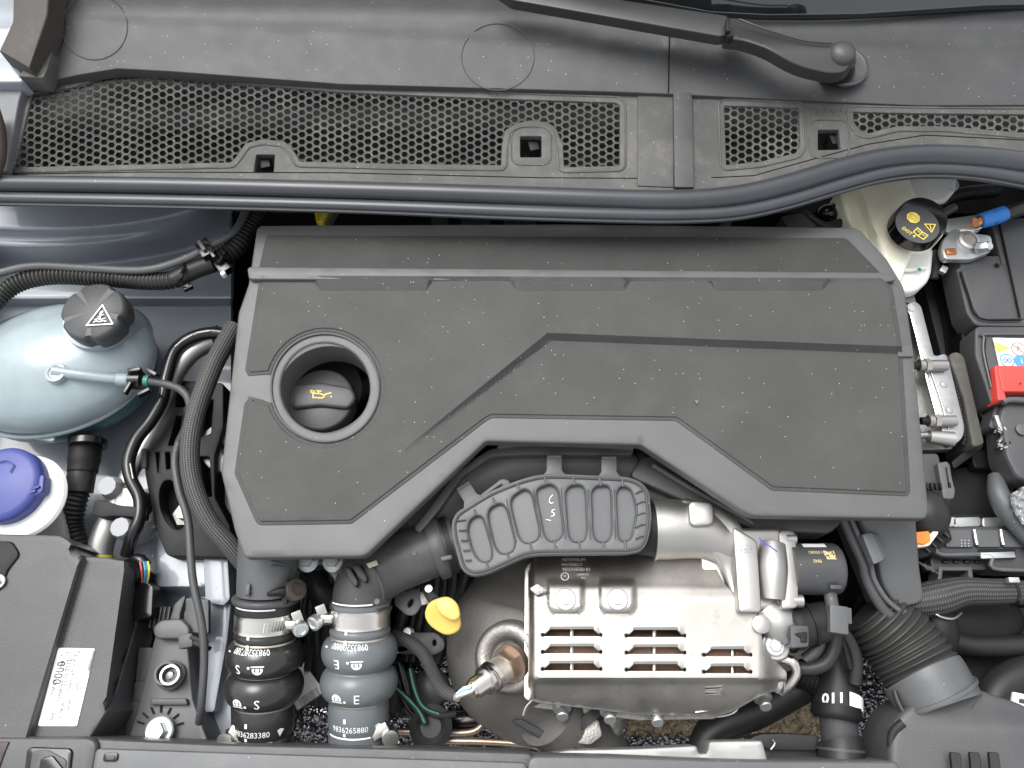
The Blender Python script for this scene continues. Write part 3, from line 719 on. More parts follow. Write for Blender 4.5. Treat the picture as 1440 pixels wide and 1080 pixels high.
part('tie_head', box(W(264, 404, -.035), (.010, .006, .006), (0, 0, 30)), m_blackg, sb)
tp = thing('thin_vacuum_pipe', 'thin dark grey pipe lying above the corrugated loom on the strut tower', 'pipe', (150, 378, -.03))
part('pipe', tube([(-50, 400, -.03), (0, 384, -.03), (50, 374, -.03), (120, 377, -.03), (200, 380, -.028), (250, 368, -.026), (292, 348, -.024), (330, 325, -.026), (346, 296, -.03)], 5.5, 16), m_grey2, tp)
cl = thing('pipe_clip', 'glossy black double clip holding the thin pipe to the loom tube', 'clip', (300, 355, -.03))
part('clip_body', box(W(290, 352, -.022), (.014, .02, .012), (0, 0, 35)), m_blackg, cl)
part('clip_finger', box(W(284, 345, -.014), (.003, .014, .004), (0, 0, 35)), m_white, cl) if 0 else part('clip_finger', box(W(284, 346, -.014), (.004, .014, .005), (0, 0, 35)), m_grey2, cl)
part('clip_finger', box(W(298, 356, -.014), (.004, .014, .005), (0, 0, 35)), m_blackg, cl)
part('clip_body', box(W(314, 376, -.028), (.012, .016, .01), (0, 0, 40)), m_blackg, cl)
part('bright_stud', lathe(W(316, 388, -.03), [(.0028, 0), (.0028, .006), (.002, .007)], seg=12), m_white, cl)

res = thing('coolant_reservoir', 'milky blue coolant expansion bottle with black screw cap', 'coolant bottle', (80, 520, -.08))
def res_fn(p):
    q = p.copy(); 
    if q.z > 0: q.z = 1 - (1 - q.z) ** 1.0
    k = 1 - .10 * max(0, q.x) * 1; q.y *= k; return q
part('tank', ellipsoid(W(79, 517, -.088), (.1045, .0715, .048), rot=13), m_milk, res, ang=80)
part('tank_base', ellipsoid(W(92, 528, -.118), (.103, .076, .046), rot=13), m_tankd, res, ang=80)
# moulded seam round the tank
N = 60; P = []
c0 = W(80, 519, -.098)
for i in range(N + 1):
    a = 2 * math.pi * i / N; x, y = .1045 * math.cos(a), .0755 * math.sin(a); P.append(V((c0.x + x * math.cos(R(13)) - y * math.sin(R(13)), c0.y + x * math.sin(R(13)) + y * math.cos(R(13)), c0.z, .0028)))
part('seam', tube(P, seg=8, world=True, smooth=0, ds=.005, caps=False), m_milk, res)
part('seam_tab', plate(fil([(40, 606), (76, 612), (74, 620), (44, 614)], 3), -.10, .006), m_milk, res)
part('moulded_channel', tube([(76, 522, -.0455, 9), (110, 527, -.048, 8), (150, 532, -.055, 7), (175, 534, -.062, 8)], seg=16), m_milk, res, ang=80)
part('filler_neck', lathe(W(148, 466, -.07), [(.040, -.03), (.036, 0), (.030, .02), (.028, .034)], (.12, -.16, 1), 40), m_milk, res)
part('float_boss', lathe(W(78, 524, -.043), [(.011, -.004), (.010, .0012), (.007, .0016), (.006, .0006), (.003, .0006), (.002, .002)], seg=28), m_milk, res)
part('outlet_spigot', tube([(166, 534, -.06), (190, 535, -.06)], 9, 20), m_clear, res)
cz = -.022
cap = part('cap', lathe(W(144, 450, cz - .021), [(.028, -.004), (.0320, -.002), (.0327, .012), (.0315, .019), (.0290, .021), (0.0001, .0216)], seg=96,
     rmod=lambda a, i: 1 - (.10 * max(0, math.cos(5 * a + 1.2)) ** 6 if i in (1, 2, 3) else (.05 * max(0, math.cos(5 * a + 1.2)) ** 6 if i == 4 else 0))), m_grey, res, ang=45)
sh = s_stroke([(-.0125, -.0085), (.0135, -.0085), (.0005, .0135)], .0013, True)
sh += s_stroke([(-.006, -.0052), (-.003, -.0042), (0, -.0052), (.003, -.0042), (.0065, -.0052)], .001) + s_stroke([(-.005, -.0026), (-.002, -.0018), (.001, -.0026), (.005, -.0018)], .001) + s_stroke([(0, -.002), (0, .0055)], .0016) + s_stroke([(-.002, 0), (.0, .001), (.003, .003)], .0009) + s_disc(.0012, .0058, .0012)
decal('hot_coolant_symbol', sh, planemap(141, 446, cz + .0016, 4), m_wprint, cap)
qc = thing('reservoir_hose_clip', 'black sprung clip with a green mark on the reservoir outlet', 'hose clip', (198, 534, -.05))
part('ring', tube([(184, 535, -.06), (200, 535, -.06)], 13, 24), m_blackg, qc)
for x, y, a in ((190, 521, 10), (214, 524, -30), (203, 552, 30), (180, 546, 70)): part('claw', box(W(x, y, -.05), (.013, .004, .007), (0, 0, a)), m_blackg, qc)
part('green_band', tube([(204, 535.5, -.06), (210, 536, -.06)], 8, 20), m_green, qc)
hs_ = thing('overflow_hose', 'slim grey rubber hose dropping from the reservoir outlet past the engine mount', 'hose', (262, 640, -.07))
part('hose', tube([(206, 536, -.06), (232, 540, -.056), (254, 548, -.054), (266, 564, -.055), (266, 590, -.06), (252, 622, -.064), (246, 650, -.066), (252, 690, -.066), (264, 730, -.066), (268, 780, -.066), (272, 820, -.068), (284, 880, -.072), (287, 930, -.078), (283, 990, -.086), (280, 1016, -.10)], 5.6, 16), m_grey, hs_)
part('upper_sleeve', tube([(264, 572, -.0562), (266, 592, -.0602), (252, 622, -.0642)], 6.3, 16), m_rubber, hs_)

wf = thing('washer_filler', 'white washer filler neck with a violet-blue snap cap at the left edge', 'washer bottle', (30, 690, -.08))
part('neck', lathe(W(36, 706, -.13), [(.030, -.02), (.036, .01), (.039, .040), (.0405, .050), (.040, .055), (.037, .056)], seg=60), m_white, wf, ang=45)
part('rim_ring', lathe(W(36, 700, -.078), [(.041, 0), (.042, .003), (.040, .006), (.036, .007)], seg=60), m_white, wf)
part('body', plate(fil([(28, 740), (84, 716), (92, 760), (20, 770)], 6), -.12, .03), mat('grey_white_plastic', (.45, .46, .46), .5, sss=.05), wf)
wcap = part('cap', lathe(W(20, 688, -.077), [(.0360, .004), (.0370, .006), (.0370, .018), (.035, .0215), (.030, .023), (0.0001, .0245)], seg=72), m_blue, wf, ang=50)
part('cap_latch', plate(fil([(48, 676), (60, 668), (58, 690), (40, 700)], 4), -.057, .012, bev=.0015), m_blue, wcap)
part('cap_latch_tab', box(W(52, 686, -.056), (.006, .002, .004), (0, 0, 30)), m_blue, wcap)
part('cap_latch_tab', box(W(47, 692, -.056), (.006, .002, .004), (0, 0, 30)), m_blue, wcap)
part('cap_emboss', tube([V((*W(-2, 650, -.0519), .0006)), V((*W(10, 647, -.0516), .0006)), V((*W(20, 654, -.0518), .0006)), V((*W(14, 664, -.0516), .0006))], seg=6, world=True, smooth=0), m_blue, wcap)

ch = thing('coolant_outlet_hose', 'black quick connector and ribbed hose below the coolant bottle', 'hose', (115, 690, -.12))
part('quick_connector', tube([(122, 618, -.125), (119, 642, -.125), (116, 664, -.126)], 23, 28, rfun=lambda s, L, r: r * (1.04 if s < L * .3 else (.92 if s < L * .8 else .86))), m_black, ch, ang=25)
part('release_ring', tube([(124, 620, -.118), (123, 628, -.118)], 25.5, 28), m_blackg, ch)
part('hose_cuff', tube([(116, 660, -.127), (111, 692, -.13)], 18.5, 26), m_ribbed, ch)
part('ribbed_hose', tube([(112, 688, -.131), (104, 716, -.135), (102, 742, -.138), (112, 770, -.14), (124, 790, -.145)], 15.5, 24, rib=(.0052, .0018)), m_ribbed, ch, ang=60)

ac = thing('air_conditioning_pipe', 'bare aluminium air conditioning pipe with two grey service port caps', 'refrigerant pipe', (180, 690, -.12))
part('pipe', tube([(300, 478, -.10, 14), (284, 486, -.10, 14), (266, 500, -.10, 13), (248, 525, -.105, 12), (232, 566, -.115, 11), (216, 605, -.12, 11), (198, 640, -.12, 11), (183, 664, -.12, 12), (174, 690, -.12, 13), (162, 718, -.12, 15), (150, 744, -.12, 17), (142, 768, -.122, 17), (140, 798, -.125, 15)], seg=26), m_cast, ac, ang=60)
part('yellow_mark', tube([(143, 781, -.1205, 16.6), (142, 789, -.1212, 16.4)], seg=24, caps=False), mat('yellow_paint_mark', (.5, .42, .05), .6, wear=.8, mscale=60), ac)
part('port_block', plate(fil([(168, 688), (196, 690), (192, 712), (160, 716)], 5), -.108, .03, bev=.003), m_cast, ac)
for (x, y, z) in ((152, 684, -.10), (170, 742, -.095)):
    cp = part('service_port_cap', tube([V((*W(x + 16, y + 5, z - .024), .0125)), V((*W(x, y, z), .0115)), V((*W(x - 2, y - 1, z + .002), .0095))], seg=10, world=True, smooth=0, ds=.01), m_grey2, ac, ang=25)
    cp.data.materials[0] = mat('pale_grey_plastic', (.30, .31, .32), .5, grain=.1)
part('bracket_clamp', plate(fil([(150, 706), (168, 712), (196, 714), (196, 726), (160, 724), (142, 726), (130, 722), (134, 704)], 4), -.092, .02), m_black, ac)
rl = thing('rubber_refrigerant_line', 'glossy black rubber line with printed markings beside the aluminium pipe', 'hose', (215, 590, -.09))
part('line', tube([(338, 474, -.085), (300, 468, -.085), (268, 476, -.085), (246, 494, -.088), (234, 530, -.09), (228, 562, -.09), (212, 592, -.092), (192, 618, -.094), (181, 648, -.095), (184, 674, -.096), (196, 700, -.098), (196, 728, -.098), (186, 752, -.1), (178, 780, -.11)], 9, 18, smooth=10), m_blackg, rl, ang=60)
for i in range(15):
    pass
part('printed_dashes', tube([(246, 487.5, -.0805, .9), (256, 479, -.079, .9), (270, 471, -.0775, .9)], seg=6), m_etch, rl)
part('printed_dashes', tube([(276, 468, -.0772, .9), (296, 465, -.0765, .9)], seg=6), m_etch, rl)
part('printed_dashes', tube([(231, 528, -.0825, .9), (227, 555, -.0825, .9)], seg=6), m_etch, rl)
part('printed_dashes', tube([(183, 652, -.088, .9), (187, 673, -.0885, .9)], seg=6), m_etch, rl)

bh = thing('braided_heater_hose', 'black braided hose bending down between engine mount and cover', 'braided hose', (280, 620, -.05))
part('hose', tube([(330, 460, -.06), (316, 484, -.055), (302, 510, -.05), (288, 545, -.048), (276, 580, -.046), (268, 620, -.046), (268, 660, -.048), (278, 700, -.052), (296, 736, -.058), (322, 766, -.066), (350, 800, -.08)], 13.3, 28, smooth=10), m_braid, bh, ang=60)

em = thing('engine_mount_bracket', 'black ribbed engine mount bracket with an oval opening beside the braided hose', 'engine mount', (245, 650, -.12))
mo = fil([(243, 536, 4), (312, 540, 3), (312, 600), (300, 640), (300, 700), (322, 742), (322, 782, 4), (236, 780, 6), (220, 740), (206, 668, 6), (204, 632, 4), (214, 590)], 5)
mh = [fil([(247, 545), (266, 545), (262, 574), (244, 574)], 2), fil([(246, 583), (258, 583), (250, 628), (234, 628)], 2), fil([(262, 583), (268, 583), (262, 628), (254, 628)], 2),
      fil([(216, 634), (226, 634), (224, 666), (220, 666)], 2), fil([(230, 634), (240, 634), (242, 660), (232, 662)], 2), circ(243, 710, 20, 24, ry=38, rot=-14), fil([(284, 560), (302, 560), (298, 610), (280, 618)], 4), fil([(276, 640), (296, 640), (300, 700), (286, 700)], 4)]
part('casting', plate(mo, -.115, .03, holes=mh, bev=.0016), m_black, em)
part('web_floor', plate(inset(mo, 2), -.138, .01, bev=0), m_deep, em)
part('bolt', lathe(W(262, 724, -.14), [(.013, 0), (.013, .004), (.007, .004), (.007, .012)], seg=6), m_castd, em)
part('side_ear', tube([(203, 632, -.112), (203, 658, -.112)], 4, 12), m_grey, em)
ma = thing('engine_mount_casting', 'cast aluminium engine mount arm poking out from under the cover', 'mount arm', (304, 630, -.09))
part('arm', plate(fil([(286, 612), (300, 600), (330, 596), (330, 668), (296, 656), (284, 642)], 6), -.125, .03, holes=[fil([(306, 622), (325, 618), (325, 644), (308, 640)], 5)], bev=.003), m_castd, ma)
part('boss', lathe(W(318, 632, -.14), [(.008, 0), (.007, .008)], seg=16), m_castd, ma)
# ================================================================ LEFT FRONT
hl = thing('headlamp_housing', 'large black plastic headlamp housing with a white sticker in the lower left corner', 'headlamp housing', (80, 900, -.07))
hp = fil([(-60, 752), (84, 755, 6), (100, 765, 10), (110, 784, 12), (150, 786, 10), (168, 790, 6), (180, 790, 6), (190, 800, 8), (196, 836), (190, 880), (160, 980), (118, 1046), (-60, 1060)], 4)
def z_hl(x, y):
    xc = 110 - (y - 790) * .30        # crease between the two facets
    e = 176 - (y - 790) * .14
    z = -.062 - .010 * ss((x - xc) / 12.) - .085 * np.clip((x - e) / 40., 0, 1) - .008 * ss((784 - y) / 14.) * (x > 100)
    return z
part('housing', plate(hp, z_hl, .05, step=6, bev=.0015, lines=[[(110 - (y - 790) * .3 + o, y) for y in (796, 900, 1036)] for o in (0, 4, 8, 12)] + [[(176 - (y - 790) * .14, y) for y in (800, 900, 980)]]), m_grey, hl, ang=40)
part('side_wall', plate(fil([(172, 800), (197, 800), (214, 850), (212, 900), (190, 960), (170, 1050), (118, 1050), (150, 950)], 6), lambda x, y: -.118 - .0004 * (x - 150), .06, step=8, bev=.002), m_black, hl)
part('crease', tube([(108, 792, -.064), (92, 848, -.064), (64, 940, -.064), (38, 1032, -.064)], 1.8, 8), m_black, hl)
part('corner_recess', plate(fil([(-60, 762), (14, 764), (24, 780), (8, 800), (-4, 830), (-60, 830)], 5), -.0595, .004, bev=.002), m_black, hl)
bolt(hl, -2, 818, -.060, 10, m_zinc)
part('plug_block', plate(fil([(196, 812), (214, 826), (212, 866), (190, 872), (186, 850)], 3), -.112, .03), m_blackg, hl)
lab = fil([(82, 911), (134, 912), (108, 1021), (53, 1021)], 3)
stk = part('sticker', plate(lab, lambda x, y: z_hl(x, y) + .0008, .0006, step=8, bev=0), m_label, hl)
def labmap(u, v, k):     # u across 0..1, v down 0..1 on the slanted sticker
    x = 82 + (53 - 82) * v + (52 + 3 * v) * u; y = 911 + 110 * v
    z = float(z_hl(np.array([x]), np.array([y]))[0]) + .0013 + k * 2e-6
    return W(x, y, z)
sh = []
def L(s, u, v, size, rot=0, sx=1.9): sh.extend([([(u + (a * 1.0), v - b * .5) for a, b in P], Fc) for P, Fc in s_text(s, size, 0, 0, rot, sx if rot == 0 else 1.9)])
L('9 31266036 G 9789 0321', .44, .055, .085, 0, .8); L('HD  INTL 179836', .36, .10, .075, 0, .9); L('F.A  5098617', .42, .155, .075, 0, .9)
sh2 = []
for s, u, v, sz in (('0000', .18, .32, .36), ('VWX4', .14, .50, .17), ('80', .20, .20, .17), ('22/01/2022', .38, .32, .18), ('Rev. no', .54, .26, .15), ('000051', .56, .47, .15), ('ON', .74, .50, .15), ('Magna', .36, .60, .17), ('0930 11 22', .30, .80, .13), ('41 08 0A', .50, .80, .13), ('P4 ABS', .66, .72, .12)):
    for P, Fc in s_text(s if s != 'Magna' else 'made', sz, 0, 0, 0, 1): sh2.append(([(u + b * -.9 * -1, v + a * -.42 * -1 * -1) for a, b in P], Fc))
decal('sticker_print', sh, labmap, m_ink, stk); decal('sticker_print', sh2, labmap, m_ink, stk)
bx = []
for i in range(46):
    u, v = rnd.uniform(.72, .95), rnd.uniform(.18, .70); a = rnd.uniform(.01, .04); bx += s_rect(u, v, u + .012, v + a * .6)
decal('sticker_fine_print', bx, labmap, m_inkg, stk)

hb = thing('lamp_mount_bracket', 'grey plastic bracket with a hex bolt and grommet between housing and hoses', 'bracket', (235, 960, -.12))
part('bracket', plate(fil([(222, 888), (258, 888), (262, 920), (268, 985), (290, 1046), (180, 1046), (196, 1000), (206, 955)], 5), -.118, .04, bev=.002), m_grey2, hb)
part('lug', plate(fil([(196, 912), (214, 912), (208, 958), (192, 958)], 2), -.125, .03), m_grey, hb)
part('lug', plate(fil([(190, 960), (204, 960), (196, 986), (188, 986)], 2), -.125, .03), m_grey, hb)
part('lug', plate(fil([(184, 988), (200, 988), (186, 1050), (172, 1050)], 2), -.125, .03), m_grey, hb)
part('top_hook', plate(fil([(218, 884), (226, 876), (252, 874), (262, 884), (262, 894), (222, 894)], 4), -.105, .02, bev=.003), m_grey2, hb)
part('tongue', plate(fil([(240, 872), (246, 850), (260, 838), (252, 862), (250, 880)], 4), -.115, .01), m_grey, hb)
gro = part('grommet', lathe(W(241, 950, -.114), [(.0135, 0), (.0135, .003), (.011, .004), (.0105, .016), (.0085, .016), (.0075, .010), (.0001, .010)], (.05, .1, 1), 32), m_grey, hb, ang=25)
part('grommet_liner', lathe(W(241, 950, -.1025), [(.0090, 0), (.0090, .005), (.0072, .0052), (.0070, .001)], (.05, .1, 1), 28, close=False), m_zinc, gro)
part('grommet_pin', lathe(W(241, 950, -.105), [(.004, 0), (.0035, .004), (.001, .005)], seg=8), m_castd, hb)
bolt(hb, 225, 1028, -.112, 20, m_zinc)
part('cross_rib', plate(fil([(214, 984), (260, 984), (262, 990), (212, 990)], 1), -.112, .01), m_grey, hb)
for i in range(7):
    a = R(200 + i * 24); x0, y0 = 225 + 24 * math.cos(a), 1026 + 24 * math.sin(a); x1, y1 = 225 + 34 * math.cos(a), 1026 + 34 * math.sin(a)
    part('radial_rib', tube([(x0, y0, -.1165), (x1, y1, -.1165)], 1.3, 6), m_black, hb)
tc_ = thing('ribbed_connector', 'black ribbed electrical plug with coloured wires beside the headlamp housing', 'connector', (205, 850, -.12))
part('plug', plate(fil([(206, 854), (238, 854), (240, 885), (214, 885)], 2), -.128, .03), m_black, tc_)
for i in range(5): part('rib', box(W(213 + i * 6, 868, -.127), (.0013, .02, .003), (0, 0, 0)), m_grey, tc_)
for i, (mm, dx) in enumerate(((m_rprint, 0), (m_bprint, 5), (m_green, 8), (m_yprint, 11))):
    part('wire', tube([(197 + dx, 790, -.105), (199 + dx, 802, -.10), (200 + dx * .7, 816, -.11), (198 + dx * .5, 826, -.12)], 1.4, 10), mm, tc_)
part('wire_shroud', tube([(182, 790, -.115), (196, 786, -.11), (206, 796, -.112)], 8, 14), m_blackg, tc_)
bt = thing('body_bracket', 'thin grey metal tab bracket standing on the painted rail', 'bracket', (285, 880, -.13))
part('tab', plate(fil([(262, 842), (292, 844), (292, 890), (262, 888)], 2), -.112, .006), m_grey, bt)
part('clip', box(W(264, 902, -.098), (.013, .012, .012), (0, 0, 10)), m_grey, bt)
part('clip_jaw', box(W(280, 900, -.088), (.016, .004, .01), (0, 0, -20)), m_black, bt)
part('clip_jaw', box(W(284, 908, -.088), (.016, .004, .01), (0, 0, -20)), m_black, bt)
fl = thing('side_liner', 'black curved plastic liner in the gap between bracket and bellows hose', 'liner', (300, 950, -.16))
part('liner', plate(fil([(268, 898), (318, 900), (318, 1060), (296, 1060), (272, 985)], 6), lambda x, y: -.15 - .0006 * (x - 268), .04, step=9, bev=.002), m_blackg, fl)

# bottom edge: bonnet lock panel
sp_ = thing('front_crossmember', 'smooth grey front crossmember cover along the bottom edge of the photo', 'crossmember', (500, 1070, -.05))
part('pad', plate(fil([(-60, 1043), (122, 1044), (130, 1048), (112, 1150), (-60, 1150)], 5), -.060, .05, bev=.004), m_grey, sp_)
part('cover', plate(fil([(110, 1042), (135, 1045), (300, 1053), (560, 1059), (738, 1065), (744, 1066), (738, 1160), (96, 1160)], 6), -.066, .05, bev=.004), m_grey, sp_)
part('inner_step', plate(fil([(136, 1056), (738, 1076), (736, 1160), (120, 1160)], 5), -.0615, .004, bev=.002), m_grey2, sp_)
part('cover', plate(fil([(748, 1070, 8), (860, 1071), (1010, 1076), (1260, 1078), (1260, 1160), (742, 1160)], 4), -.064, .05, bev=.004), m_grey2, sp_)
part('clip_slot', plate(fil([(147, 1060), (165, 1060), (163, 1070), (145, 1070)], 3), -.0596, .002, bev=.0006), m_blackg, sp_)
part('clip_slot_face', plate(fil([(150, 1062.5), (161, 1062.5), (160, 1068), (149, 1068)], 2), -.0588, .002, bev=.0004), m_grey, sp_)
part('latch_recess', plate(fil([(40, 1054), (98, 1056), (92, 1110), (34, 1110)], 5), -.0575, .004, bev=.002), m_blackg, sp_)
part('latch_plate', plate(fil([(46, 1058), (66, 1056), (92, 1070), (86, 1110), (40, 1110)], 4), -.0565, .003, bev=.001), m_grey, sp_)
part('latch_plate', plate(fil([(58, 1068), (72, 1064), (88, 1084), (84, 1110), (52, 1110)], 3), -.0545, .003, bev=.001), m_blackg, sp_)
part('brown_corner', plate([(-60, 1045), (10, 1045), (4, 1060), (-10, 1100), (-60, 1100)], -.0585, .003), mat('brown_metal_dark', (.03, .02, .018), .5), sp_)
rp = thing('radiator_top_pan', 'pale painted metal ledge of the radiator support with a half-round notch', 'radiator support', (1000, 1060, -.09))
part('ledge', plate(fil([(744, 1066), (800, 1058), (900, 1056), (978, 1052), (980, 1060, 5), (984, 1063), (994, 1063), (998, 1058, 3), (1000, 1046), (1070, 1045), (1078, 1074), (744, 1080)], 2), lambda x, y: -.095 + .0001 * (x - 900), .03, step=9, bev=.002), mat('pale_grey_metal', (.20, .20, .195), .4, metal=.3, mottle=.4), rp)
part('lower_step', plate(fil([(1078, 1036), (1150, 1036), (1150, 1080), (1080, 1078), (1070, 1045)], 3), -.125, .03), m_grey, rp)
part('upper_lip', plate(fil([(1055, 1040), (1070, 1034), (1100, 1033), (1150, 1036), (1148, 1054), (1082, 1053)], 5), -.11, .02), m_rubber, rp)
part('lip_notch', tube([(1086, 1040, -.105), (1090, 1046, -.105), (1084, 1054, -.105)], 1.2, 6), m_zinc, rp)
part('joint', plate(rect(1160, 1060, 1270, 1120), -.15, .02), m_deep, rp)

# ================================================================ BELLOWS HOSES
def bellows(nm, label, x0, y0, x1, y1, z0, z1, mm, letter, n1, n2, clampside, w0=42):
    T = thing(nm, label, 'intercooler hose', (x0, y0, z0))
    A = W(x0, y0, z0); B = W(x1, y1, z1); s = mpp(x0, 960, -.1); ax = (B - A).normalized(); L_ = (B - A).length
    # stations in picture y -> distance along the axis
    def st(y): 
        lo, hi = -.5, 1.5
        for _ in range(40):
            m_ = (lo + hi) / 2; p = A + (B - A) * m_; dd = p - CC; py = 540 - F * dd.dot(CU) / dd.dot(CD)
            if py < y: lo = m_
            else: hi = m_
        return lo * L_
    dy = y0 - 852
    g = [st(v + dy) for v in (852, 886, 899, 942, 987, 1030, 1070)]
    r0 = w0 * s; rb = 53 * s; rn = 39.5 * s
    def rad(q):
        if q < g[1]: 
            return r0
        for a, b_, rr in ((g[1], g[2], 0), (g[2], g[3], rb), (g[3], g[4], rb * 1.02), (g[4], g[5], rn * 1.07)):
            if a <= q <= b_:
                t = (q - a) / (b_ - a)
                if rr == 0: return r0 + (rn - r0) * t + .0016 * math.sin(math.pi * t)
                return rn + (rr - rn) * max(0, math.sin(math.pi * t)) ** .5
        return r0
    wp_ = [V((*(A + ax * 0), 1)), V((*(A + ax * (g[6])), 1))]
    part('bellows', tube(wp_, seg=56, ds=.0011, world=True, smooth=0, rfun=lambda q, L, r: rad(q), caps=True), mm, T, ang=80)
    for q in (g[2], g[3], g[4]):
        c = A + ax * q
        part('groove_ring', tube([V((*(c - ax * .0014), rn * 1.035)), V((*(c - ax * .0005), rn * 1.055)), V((*(c + ax * .0005), rn * 1.055)), V((*(c + ax * .0014), rn * 1.035))], seg=56, world=True, smooth=0, ds=.0007, caps=False), m_castd2, T, ang=80)
    side = V((1, 0, 0)); side = (side - ax * side.dot(ax)).normalized(); up = side.cross(ax); up = up if up.z > 0 else -up
    # direction in which the surface faces the viewer
    def mp(y_, rot180=False, up0=0.0):
        q0 = st(y_ - 13)
        def f(u, v, k):
            if rot180: u, v = -u, -v
            q = q0 - v; r = rad(q) + .0005 + k * 2e-6; a = (u + .010) / rad(q0)
            return A + ax * q + (up * math.cos(a) + side * math.sin(a)) * r
        return f
    e = .0009
    def logo(): 
        return s_ring(0, -.2 * e, 5.0 * e, 2.2 * e, 22, -8, 188) + s_rect(-1.1 * e, -.6 * e, -.3 * e, 3.6 * e) + s_rect(.4 * e, -.6 * e, 1.1 * e, 3.6 * e) + s_rect(-4.9 * e, -2.2 * e, -3.1 * e, 0) + s_rect(3.1 * e, -2.2 * e, 4.9 * e, 0) + s_rect(-1.9 * e, -2.2 * e, -.2 * e, 3 * e) + s_rect(.4 * e, -2.2 * e, 1.9 * e, 3 * e) + s_rect(-7.5 * e, -4.6 * e, 7.2 * e, -3.3 * e) + s_disc(10.2 * e, -2.6 * e, 1.6 * e)
    off = -.030
    mk = xf(logo(), -.0105 + .0, 0, 0, .85) + s_text(letter, .0120, .0080, 0, 0, 1.0)
    decal('printed_mark', xf(mk, -.0135, 0), mp(985 + dy), m_wprint, T)
    decal('printed_mark', xf(mk, .0165, 0), mp(938 + dy, True), m_wprint, T)
    decal('part_number', s_text(n1, .0066, .014, 0, 0, .95) + s_poly([(.0365, .003), (.0405, .003), (.0385, -.003)]), mp(916 + dy, True), m_wprint, T)
    decal('part_number', s_text(n2, .0072, -.013, 0, 0, .95) + s_poly([(.0105, .002), (.0135, .0035), (.0175, .002), (.0135, -.004)]), mp(1030 + dy), m_wprint, T)
    for y_, w_ in ((861 + dy, .0013), (892 + dy, .0013), (1042 + dy, .0013)): decal('paint_stripe', [([(u0, -w_ / 2), (u0 + .003, -w_ / 2), (u0 + .003, w_ / 2), (u0, w_ / 2)], [(0, 1, 2, 3)]) for u0 in [-.036 + .003 * i for i in range(14)]], mp(y_), m_wprint, T)
    for y_, hh in ((898 + dy, .004), (911 + dy, .003), (1018 + dy, .004), (1037 + dy, .003)): decal('paint_tick', s_rect(-.0185, -hh / 2, -.0160, hh / 2), mp(y_), m_wprint, T)
    # worm-drive clamp
    cq = st(871 + dy); C = thing('hose_clamp', 'steel worm-drive clamp round the top of the %s hose' % ('black bellows' if letter == 'S' else 'grey bellows'), 'hose clamp', (x0, y0 + 24, z0), 'hose clamps')
    hw = (st(889 + dy) - st(864 + dy)) / 2
    bp = [V((*(A + ax * (cq - hw)), r0 * 1.0)), V((*(A + ax * (cq - hw)), r0 * 1.035)), V((*(A + ax * (cq + hw)), r0 * 1.035)), V((*(A + ax * (cq + hw)), r0 * 1.0))]
    part('band', tube([V((*(A + ax * (cq - hw)), r0 * 1.045)), V((*(A + ax * (cq - hw * .8)), r0 * 1.03)), V((*(A + ax * (cq + hw * .8)), r0 * 1.03)), V((*(A + ax * (cq + hw)), r0 * 1.045))], seg=64, world=True, smooth=0, ds=.0015, caps=False), m_steel, C, ang=50)
    if clampside > 0:
        for i in range(9):
            a = R(14 + i * 5.2); c = A + ax * cq + (up * math.cos(a) + side * math.sin(a)) * (r0 * 1.05)
            part('band_slot', box(c, (.0011, hw * 1.1, .0016), (0, -math.degrees(a) * -1, 0), 0), m_castd, C)
    a = R(62 if clampside > 0 else -68); c = A + ax * cq + (up * math.cos(a) + side * math.sin(a)) * (r0 * 1.10)
    scr = part('screw_housing', tube([V((*(c - V((.008, 0, .002))), .0062)), V((*(c + V((.005, 0, -.001))), .0062))], seg=20, world=True, smooth=0), m_steel, C)
    part('screw_head', lathe(c + V((.010 * clampside, -.004, .004)), [(.0068, -.003), (.0072, 0), (.0068, .0035), (.0045, .004), (.0038, .0028), (.0001, .0028)], (.45 * clampside, -.55, .7), 20), m_zinc, scr, ang=25)
    part('housing_bracket', box(c + V((.006 * clampside, .006, .002)), (.009, .012, .007), (20, 10, 25)), m_steel, C)
    cq = st(1052 + dy)
    C2 = thing('hose_clamp', 'steel clamp at the lower end of the %s hose by the crossmember' % ('black bellows' if letter == 'S' else 'grey bellows'), 'hose clamp', (x1, y1 - 20, z1), 'hose clamps')
    part('band', tube([V((*(A + ax * (cq - hw * .6)), r0 * 1.06)), V((*(A + ax * (cq + hw)), r0 * 1.06))], seg=56, world=True, smooth=0, ds=.003, caps=False), m_steel, C2)
    sg = -1 if letter == 'S' else 1
    c = W(x1 + sg * (52 if sg < 0 else 46), 1042 if sg < 0 else 1038, z1 + .03)
    part('screw_head', lathe(c, [(.008, -.010), (.008, 0), (.0075, .002), (.004, .0025)], (.2 * sg, -.3, .9), 20), m_steel, C2, ang=25)
    part('housing_bracket', box(c + V((-.010 * sg, .006, -.003)), (.016, .010, .010), (10, 0, 30 * sg)), m_steel, C2)
    return T, A, ax, g, r0
m_castd2 = mat('tan_ring_metal', (.48, .44, .38), .35, metal=.7)
HS = bellows('bellows_hose', 'black bellows hose marked S, left one of the two intercooler hoses', 375, 852, 369, 1075, -.075, -.125, m_hoseS, 'S', '09835287380', '9836283380', 1)
HE = bellows('bellows_hose', 'grey bellows hose marked E, right one of the two intercooler hoses', 507, 846, 503, 1080, -.075, -.125, m_hoseE, 'E', '09835208880', '9836265880', -1, 41)
for T, g in ((HS, 0), (HE, 0)): T[0]['group'] = 'intercooler bellows hoses'
